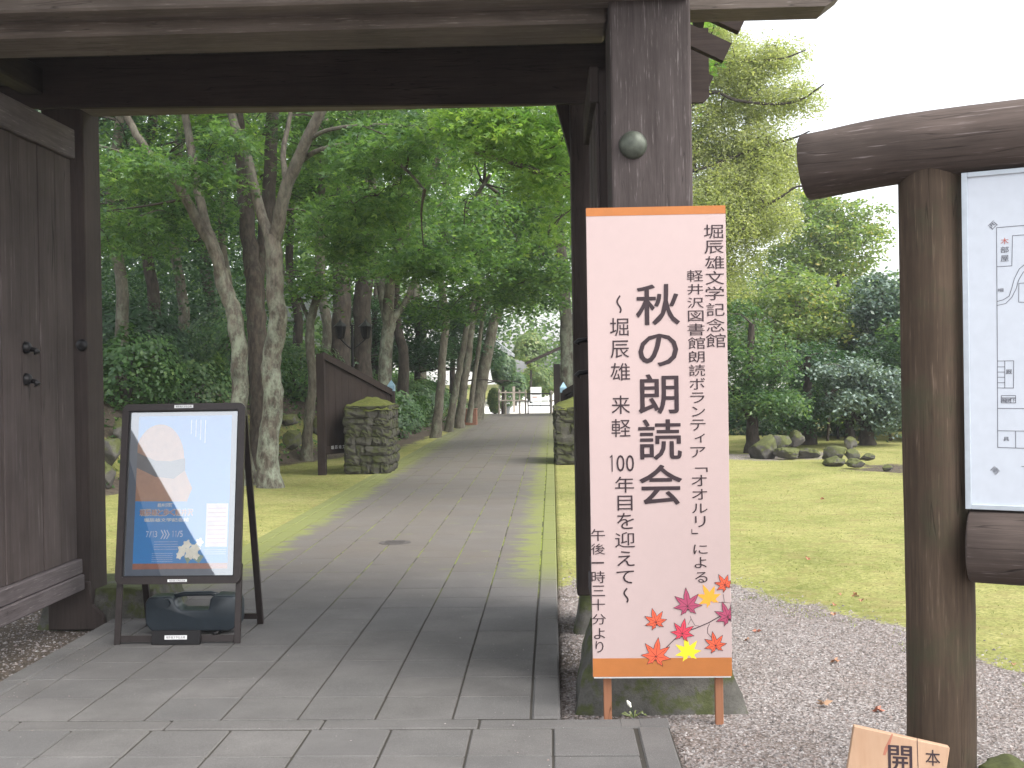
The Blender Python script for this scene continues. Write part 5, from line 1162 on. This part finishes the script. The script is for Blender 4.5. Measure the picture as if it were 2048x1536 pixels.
# far woods reading as one mass
def wood(name, boxes, n, size, lm, seed, per=40, rad=(1., 2.)):
    cs = []
    r_ = np.random.default_rng(seed)
    for (x0, x1, y0, y1, z0, z1) in boxes:
        q = np.stack([r_.uniform(x0, x1, n), r_.uniform(y0, y1, n), z0 + (z1 - z0) * r_.uniform(0, 1, n) ** .9], 1)
        dn = np.array([noise.noise(Vector(p_) * .35) for p_ in q]); q = q[dn > -.06]; q[:, 2] += terrain(q[:, 0], q[:, 1]); cs.append(q)
    c = np.vstack(cs); P_ = sprays(c, r_.uniform(rad[0], rad[1], len(c)), per, seed, .3, .25)
    V, F_, tn = leafcloud(P_, size, 1, .9, seed); tag(link(name, mesh_np(name, V, F_, [M[lm]], tone=tn)), kind='stuff')
wood('distant_wood', [(-26, -6, 36, 46, .3, 12), (-34, -3.5, 48, 66, .2, 19)], 2300, .26, 'lfar', 301)
wood('distant_wood', [(-3.5, 9, 66, 84, .0, 17)], 1100, .30, 'lfar', 303)
wood('distant_wood', [(3, 30, 42, 60, .0, 5.2)], 1000, .24, 'lfar', 305)
wood('distant_wood', [(-20, -7.5, 26, 36, .2, 4.0)], 600, .14, 'ldark', 307, 45, (.5, 1.1))
wood('understory_wood', [(-14, -6.2, 20.5, 27, .1, 3.2)], 420, .10, 'ldark', 309, 70, (.4, .8))

for (px, Yd, pz, rx_, lab) in ((835, 30.5, 700, 60, 'dark layered conifer behind the low-forking pale maple'), (905, 33, 690, 50, 'dark layered conifer between the first slim path trees'), (960, 38, 705, 40, 'dark conifer screening the far house left of the path'), (750, 33, 690, 60, 'dark conifer far behind the lamp post')):
    b0 = at(px, 760, Yd); gz_ = float(terrain(b0[0], b0[1])); bp = np.array([b0[0], b0[1], gz_ - .05])
    tree('conifer_tree', lab, GW, 'tree', [(np.array([bp, bp + [0, 0, 1.5], bp + [.1, 0, 3.2]]), .1, .05), (np.array([bp + [0, 0, 1.2], bp + [.8, -.2, 1.3], bp + [1.5, -.3, 1.2]]), .03, .01), (np.array([bp + [0, 0, 1.6], bp + [-.8, -.2, 1.7], bp + [-1.5, -.3, 1.6]]), .03, .01)],
         [B(px, pz, Yd, rx_, 36, 1.1, 60), B(px, pz - 70, Yd, rx_, 40, 1.1, 50)], M['ldark'], M['barkd'], .09, 90, (.3, .6), seed=int(px), droop=.2)
# shrubs and trees at the end of the path
def endshrub(label, px, py, Yd, rx, rz, n, lm, leaf, seed, grp='greenery at the end of the path'):
    c = at(px, py, Yd); r = (rx * Yd / FPX, rx * Yd / FPX * .8, rz * Yd / FPX); gz_ = float(terrain(c[0], c[1]))
    e = empty('shrub', (float(c[0]), float(c[1]), gz_), label, 'shrub', grp)
    P_ = inball(c, r, n, seed, .2); P_ += np.array([noise.noise_vector(Vector(q) * 1.5)[:] for q in P_]) * min(r) * .5
    V, F_, tn = leafcloud(P_, leaf, 1, .9, seed); link('foliage', mesh_np('foliage', V, F_, [M[lm]], tone=tn), e)
    MB().tube([(float(c[0]), float(c[1]), gz_ - .05), (float(c[0]) + .05, float(c[1]), float(c[2])), (float(c[0]), float(c[1]), float(c[2]) + r[2] * .6)], [.06, .04, .02], 7).build('stem', M['barkd'], e)
endshrub('rounded clipped green tree left of the pole fence at the path end', 1004, 735, 40, 26, 30, 5200, 'lbush', .12, 311)
endshrub('pale feathery bush beyond the pole fence in the middle', 1060, 700, 50, 40, 34, 5000, 'lbright', .15, 313)
endshrub('dark hedge mass behind the white sign at the path end', 1075, 765, 52, 52, 30, 6500, 'lbright', .15, 315)
endshrub('yellow-green bush at the left end of the pole fence', 990, 800, 40.5, 14, 26, 2200, 'lbright', .1, 317)
endshrub('grey-green bush under the eave of the far house', 1030, 770, 48, 30, 30, 3200, 'lbush', .13, 319)

# ------------------------------------------------------------------ things at the end of the path
FYd = 39.6
fence = empty('pole_fence', (float(at(1060, 826, FYd)[0]), FYd, 0), 'low pale pole fence with a small gate across the far end of the path', 'fence')
def fx(px): return float(at(px, 800, FYd)[0])
def fz(px, py): return float(at(px, py, FYd)[2])
for a_, b_ in ((998, 1052), (1102, 1119), (1140, 1200)):
    for py in (785, 801): MB().bar((fx(a_), FYd, fz(a_, py)), (fx(b_), FYd, fz(b_, py)), .045, .045).build('rail', M['pipe'], fence)
for px, py in ((998, 778), (1011, 781), (1039, 780), (1051, 779), (1103, 781), (1118, 780), (1148, 780), (1178, 780)):
    MB().tube([(fx(px), FYd + .04, -.01), (fx(px), FYd + .04, fz(px, py))], [.03, .03], 8).build('post', M['pipe'], fence)
gt = MB().bar((fx(1056), FYd - .05, fz(1056, 787)), (fx(1101), FYd - .05, fz(1101, 787)), .035, .04).build('gate_bar', M['blackmetal'], fence)
MB().bar((fx(1056), FYd - .05, fz(1056, 811)), (fx(1101), FYd - .05, fz(1101, 811)), .035, .04).build('gate_bar', M['blackmetal'], fence)
for px in (1056, 1100): MB().box(fx(px) - .02, fx(px) + .02, FYd - .07, FYd - .03, -.01, fz(px, 785)).build('gate_upright', M['blackmetal'], fence)
sgn = at(1072, 803, 41.5); e = empty('white_notice_board', (float(sgn[0]), 41.5, 0), 'small white notice board with red and black marks behind the pole fence', 'notice board')
def ez(px, py, Yd): return float(at(px, py, Yd)[2])
def ex(px, Yd): return float(at(px, 790, Yd)[0])
MB().box(ex(1061, 41.5), ex(1083, 41.5), 41.5, 41.54, ez(1072, 803, 41.5), ez(1072, 774, 41.5)).build('panel', M['white'], e)
MB().box(ex(1063, 41.5), ex(1081, 41.5), 41.49, 41.498, ez(1072, 789, 41.5), ez(1072, 787, 41.5)).build('heading', M['ink'], e)
MB().box(ex(1065, 41.5), ex(1074, 41.5), 41.49, 41.498, ez(1072, 795, 41.5), ez(1072, 793.5, 41.5)).build('red_mark', M['rust'], e)
for px in (1064, 1080): MB().box(ex(px, 41.5) - .02, ex(px, 41.5) + .02, 41.545, 41.58, -.05, ez(1072, 776, 41.5)).build('leg', M['alu'], e)
b0 = at(1028, 812, 42); MB().box(float(b0[0]) - .045, float(b0[0]) + .045, 42, 42.09, 0, ez(1028, 773, 42)).build('square_post', M['pipe'])
tag(bpy.data.objects['square_post'], 'single square grey wooden post standing behind the left part of the pole fence', 'post'); 
# potted plant
c = gp(1014, 827); e = empty('potted_plant', (float(c[0]), float(c[1]), 0), 'small grey pot with a leafy plant at the foot of the pole fence', 'potted plant')
MB().tube([(c[0], c[1], 0), (c[0], c[1], .26)], [.10, .15], 14).build('pot', M['roofgrey'], e)
P_ = inball((c[0], c[1], .36), (.2, .2, .16), 500, 7, .2); V, F_, tn = leafcloud(P_, .07, seed=4); link('foliage', mesh_np('foliage', V, F_, [M['lfern']], tone=tn), e)
# planter box
c = gp(941, 850); xa, xb = float(gp(927, 850)[0]), float(gp(956, 848)[0]); zt_ = float(at(941, 819, c[1])[2])
e = empty('planter_box', ((xa + xb) / 2, float(c[1]) + .2, 0), 'square reddish-brown wooden bin beside the row of slim trees', 'bin')
for i in range(5):
    a_ = xa + (xb - xa) * i / 5; b_ = xa + (xb - xa) * (i + 1) / 5 - .006
    MB().box(a_, b_, float(c[1]), float(c[1]) + .02, 0, zt_).build('slat', M['terra'], e)
MB().box(xa, xb, float(c[1]) + .022, float(c[1]) + .4, 0, zt_ - .02).build('body', M['terra'], e); MB().box(xa - .01, xb + .01, float(c[1]) - .01, float(c[1]) + .41, zt_, zt_ + .02).build('rim', M['terra'], e)

# lamp post with two lanterns
LY = 21.5; lx_ = float(at(705, 700, LY)[0]); lz0 = float(terrain(lx_, LY))
e = empty('lamp_post', (lx_, LY, lz0), 'black iron lamp post with two hanging lanterns behind the brown fence leaf', 'street lamp')
MB().tube([(lx_, LY, lz0 - .05), (lx_, LY, lz0 + .2), (lx_, LY, ez(705, 650, LY))], [.05, .032, .026], 10).build('pole', M['iron'], e)
for px in (681, 731):
    x = float(at(px, 660, LY)[0]); zt_ = ez(px, 640, LY); zc = ez(px, 650, LY); zb_ = ez(px, 678, LY)
    MB().tube([(lx_, LY, ez(705, 700, LY)), ((lx_ + x) / 2, LY, ez(705, 690, LY)), (x, LY, zb_ + .0)], [.016, .016, .016], 8).build('arm', M['iron'], e)
    lt = MB().tube([(x, LY, zb_), (x, LY, zb_ + .02), (x, LY, zc - .03)], [.05, .07, .10], 6).build('lantern', M['iron'], e)
    MB().tube([(x, LY, zc - .03), (x, LY, zc - .015), (x, LY, zt_ - .03), (x, LY, zt_ + .02)], [.14, .13, .03, .008], 6).build('lantern_roof', M['iron'], lt)
    for k in range(6):
        t = k * math.pi / 3; MB().bar((x + .068 * math.cos(t), LY + .068 * math.sin(t), zb_ + .02), (x + .105 * math.cos(t), LY + .105 * math.sin(t), zc - .03), .012, .012, (0, 1, 0)).build('glazing_bar', M['blackmetal'], lt)

# far house on the left of the path, roof edge showing
HY = 46.0; ra = at(985, 684, HY); rb = at(1024, 712, HY)
h = empty('house', (float(ra[0]) - 4, HY + 3, 0), 'far house with a pale wall and grey sloping roof left of the path end', 'house')
x1 = float(rb[0]); z1_ = float(rb[2]); xr = float(ra[0]) - 3.4; zr_ = z1_ + (float(ra[2]) - z1_) / (float(rb[0]) - float(ra[0])) * (x1 - xr)
MB().box(2 * xr - x1 + .7, x1 - .7, HY + .4, HY + 6, 1.0, z1_ + .25).build('wall', M['white'], h)
MB().prism([(xr, zr_), (x1, z1_), (x1, z1_ + .14), (xr, zr_ + .16), (2 * xr - x1, z1_ + .14), (2 * xr - x1, z1_)], HY, HY + 6.6).build('roof', M['roofgrey'], h)
MB().prism([(xr, zr_ - .25), (x1 - .72, z1_ + .26), (2 * xr - x1 + .72, z1_ + .26)], HY + .41, HY + .6).build('gable', M['white'], h)
for k in range(3):
    wx = x1 - 1.6 - k * 2.2; f_ = MB().box(wx - .5, wx + .5, HY + .36, HY + .40, 1.6, z1_ - .3).build('window', M['blackmetal'], h); MB().box(wx - .44, wx + .44, HY + .345, HY + .358, 1.66, z1_ - .36).build('pane', M['glass'], f_)
# white building glimpsed through the wood on the left and right
h = empty('house', (-11.5, 47, 1.2), 'pale building glimpsed between the trunks behind the stone pillar', 'house')
MB().box(-13.5, -6.6, 44.3, 47, .8, 3.6).build('wall', M['white'], h)
MB().prism([(-14.2, 3.6), (-6.1, 3.6), (-10, 5.2)], 43.7, 47.4).build('roof', M['roofgrey'], h)
for k in range(3):
    f_ = MB().box(-12.6 + k * 2.1, -11.6 + k * 2.1, 44.26, 44.298, 1.5, 2.8).build('window', M['blackmetal'], h); MB().box(-12.54 + k * 2.1, -11.66 + k * 2.1, 44.245, 44.258, 1.56, 2.74).build('pane', M['glass'], f_)
h = empty('house', (8.0, 37, 0), 'white-walled house glimpsed through the shrubs right of the banner', 'house')
MB().box(5.2, 10.0, 36, 39, 0, 2.6).build('wall', M['white'], h); MB().prism([(4.7, 2.6), (10.5, 2.6), (7.6, 4.2)], 35.5, 39.5).build('roof', M['roofgrey'], h)
for k in range(2):
    f_ = MB().box(6 + k * 2.1, 7 + k * 2.1, 35.96, 35.998, 1.0, 2.1).build('window', M['blackmetal'], h); MB().box(6.06 + k * 2.1, 6.94 + k * 2.1, 35.945, 35.958, 1.06, 2.04).build('pane', M['glass'], f_)
# weathered wooden gate post with a small roof right of the path end
c = at(1114, 800, 37.5); e = empty('wooden_post_shelter', (float(c[0]), 37.5, 0), 'dark wooden shelter post with a small shingled roof at the right of the path end', 'shelter')
xx = float(c[0]); MB().box(xx - .1, xx + .12, 37.5, 37.7, 0, ez(1114, 728, 37.5)).build('post', M['brownfence'], e)
MB().box(xx + 1.4, xx + 1.6, 37.5, 37.7, 0, ez(1114, 728, 37.5)).build('post', M['brownfence'], e)
zt_ = ez(1114, 728, 37.5); MB().prism([(xx - 1.0, zt_), (xx + .75, zt_ + .75), (xx + 2.5, zt_), (xx + 2.5, zt_ + .07), (xx + .75, zt_ + .84), (xx - 1.0, zt_ + .07)], 36.8, 38.4).build('roof', M['darkpost'], e)

# ------------------------------------------------------------------ small things on the ground
def star_leaf(r):
    pts = []
    for i in range(14):
        t = i * 2 * math.pi / 14; rr = r * (1 if i % 2 == 0 else .42); pts.append((rr * math.cos(t), rr * math.sin(t), .012 * math.sin(t * 2) + .006))
    return [(0, 0, .004)] + pts, [(0, i + 1, (i + 1) % 14 + 1) for i in range(14)]
lv, lf_ = star_leaf(.032); lm_d = M['rust']; lmesh = MB().add(lv, lf_).mesh('fallen_leaf', M['rust']); lmesh2 = MB().add(lv, lf_).mesh('fallen_leaf', M['hat'])
for i in range(26):
    if i % 3: x, y = rnd.uniform(.5, 2.2), rnd.uniform(4.0, 7.5)
    else: x, y = rnd.uniform(.3, 4), rnd.uniform(7.5, 13)
    o = bpy.data.objects.new('fallen_leaf', lmesh if i % 2 else lmesh2); C.objects.link(o); o.location = (x, y, float(terrain(x, y)) + .006); o.rotation_euler = (rnd.gauss(0, .3), rnd.gauss(0, .3), rnd.uniform(0, 6)); s_ = rnd.uniform(.45, .95); o.scale = (s_, s_, s_)
    tag(o, 'small %s fallen leaf lying on the %s right of the banner' % ('rust-red' if i % 2 else 'tan brown', 'gravel' if i % 3 else 'lawn'), 'fallen leaf', '%s fallen leaves on the %s right of the banner' % ('rust-red' if i % 2 else 'tan brown', 'gravel' if i % 3 else 'lawn'))
q = gp(1648, 1412, -.055); o = MB().add([(a_ * 1.2, b_ * .6, c_ + abs(a_) * .35) for a_, b_, c_ in lv], lf_).build('curled_leaf', M['freshwood']); o.location = (float(q[0]), float(q[1]), -.05)
tag(o, 'pale curled leaf lying on the gravel between the banner and the signboard', 'curled leaf')
# weed growing in the paving joint by the banner leg
q = gp(1268, 1436); e = empty('weed', (float(q[0]), float(q[1]), 0), 'tiny green weed with a pale bud growing from the paving joint at the banner leg', 'weed')
mb = MB()
for k in range(9):
    t = k * .7; r_ = .03 + .01 * (k % 3); mb.add([(q[0], q[1], .0), (q[0] + r_ * math.cos(t) - .004, q[1] + r_ * math.sin(t) * .6, .02), (q[0] + r_ * 1.3 * math.cos(t), q[1] + r_ * 1.3 * math.sin(t) * .6, .015), (q[0] + r_ * math.cos(t) + .004, q[1] + r_ * math.sin(t) * .6 + .004, .022)], [(0, 1, 2, 3)])
mb.build('leaves', M['grass'], e); MB().tube([(q[0], q[1], 0), (q[0] - .012, q[1], .045)], [.0015, .0012], 5).build('stalk', M['lfern'], e)
MB().tube([(q[0] - .012, q[1], .042), (q[0] - .018, q[1], .056), (q[0] - .026, q[1], .068)], [.003, .008, .003], 8).build('bud', M['cream'], e)

# unseen thatched house and tree, added behind the viewer to shape the poster cover's reflection
h = empty('unseen_thatched_house', (-12, -14, 0), 'unseen house with a steep dark thatched roof, added behind the viewer for the reflection', 'house')
MB().box(-18.3, -8.9, -18, -12.4, -.1, 3.0).build('wall', M['darkpost'], h)
V_ = [(-19.1, -18.6, 2.9), (-8.0, -18.6, 2.9), (-8.0, -11.8, 2.9), (-19.1, -11.8, 2.9), (-16.0, -15.2, 8.4), (-11.0, -15.2, 8.4)]
ro = MB().add(V_, [(3, 2, 1, 0), (3, 4, 5, 2), (2, 5, 1), (1, 5, 4, 0), (0, 4, 3)]).build('roof', M['rooftile'], h)
MB().box(-11.6, -10.2, -12.38, -12.3, .9, 2.3).build('window', M['iron'], h)
bp = np.array([9., -16, -.06]); pts = np.array([bp, bp + [.1, 0, 2.5], bp + [0, 0, 6.4]])
tree('broadleaf_tree', 'unseen tree added behind the viewer, right', None, 'tree', [(pts, .2, .08)], [(bp + [0, 0, 5.5], (3.2, 2, 3.2), 90)], M['lmaple'], M['barkm'], .2, 70, (.5, .9), seed=403)

# ------------------------------------------------------------------ thin summer haze
hz = NT('haze_air'); hz.t.nodes.remove(hz.b); pv_ = hz.n('ShaderNodeVolumePrincipled'); pv_.inputs['Density'].default_value = .0013; pv_.inputs['Color'].default_value = (.93, .96, 1, 1); pv_.inputs['Anisotropy'].default_value = .3
hz.L(pv_.outputs[0], hz.out.inputs['Volume'])
tag(MB().box(-60, 60, -32, 98, -1.2, 30).build('haze', hz.m), kind='stuff')
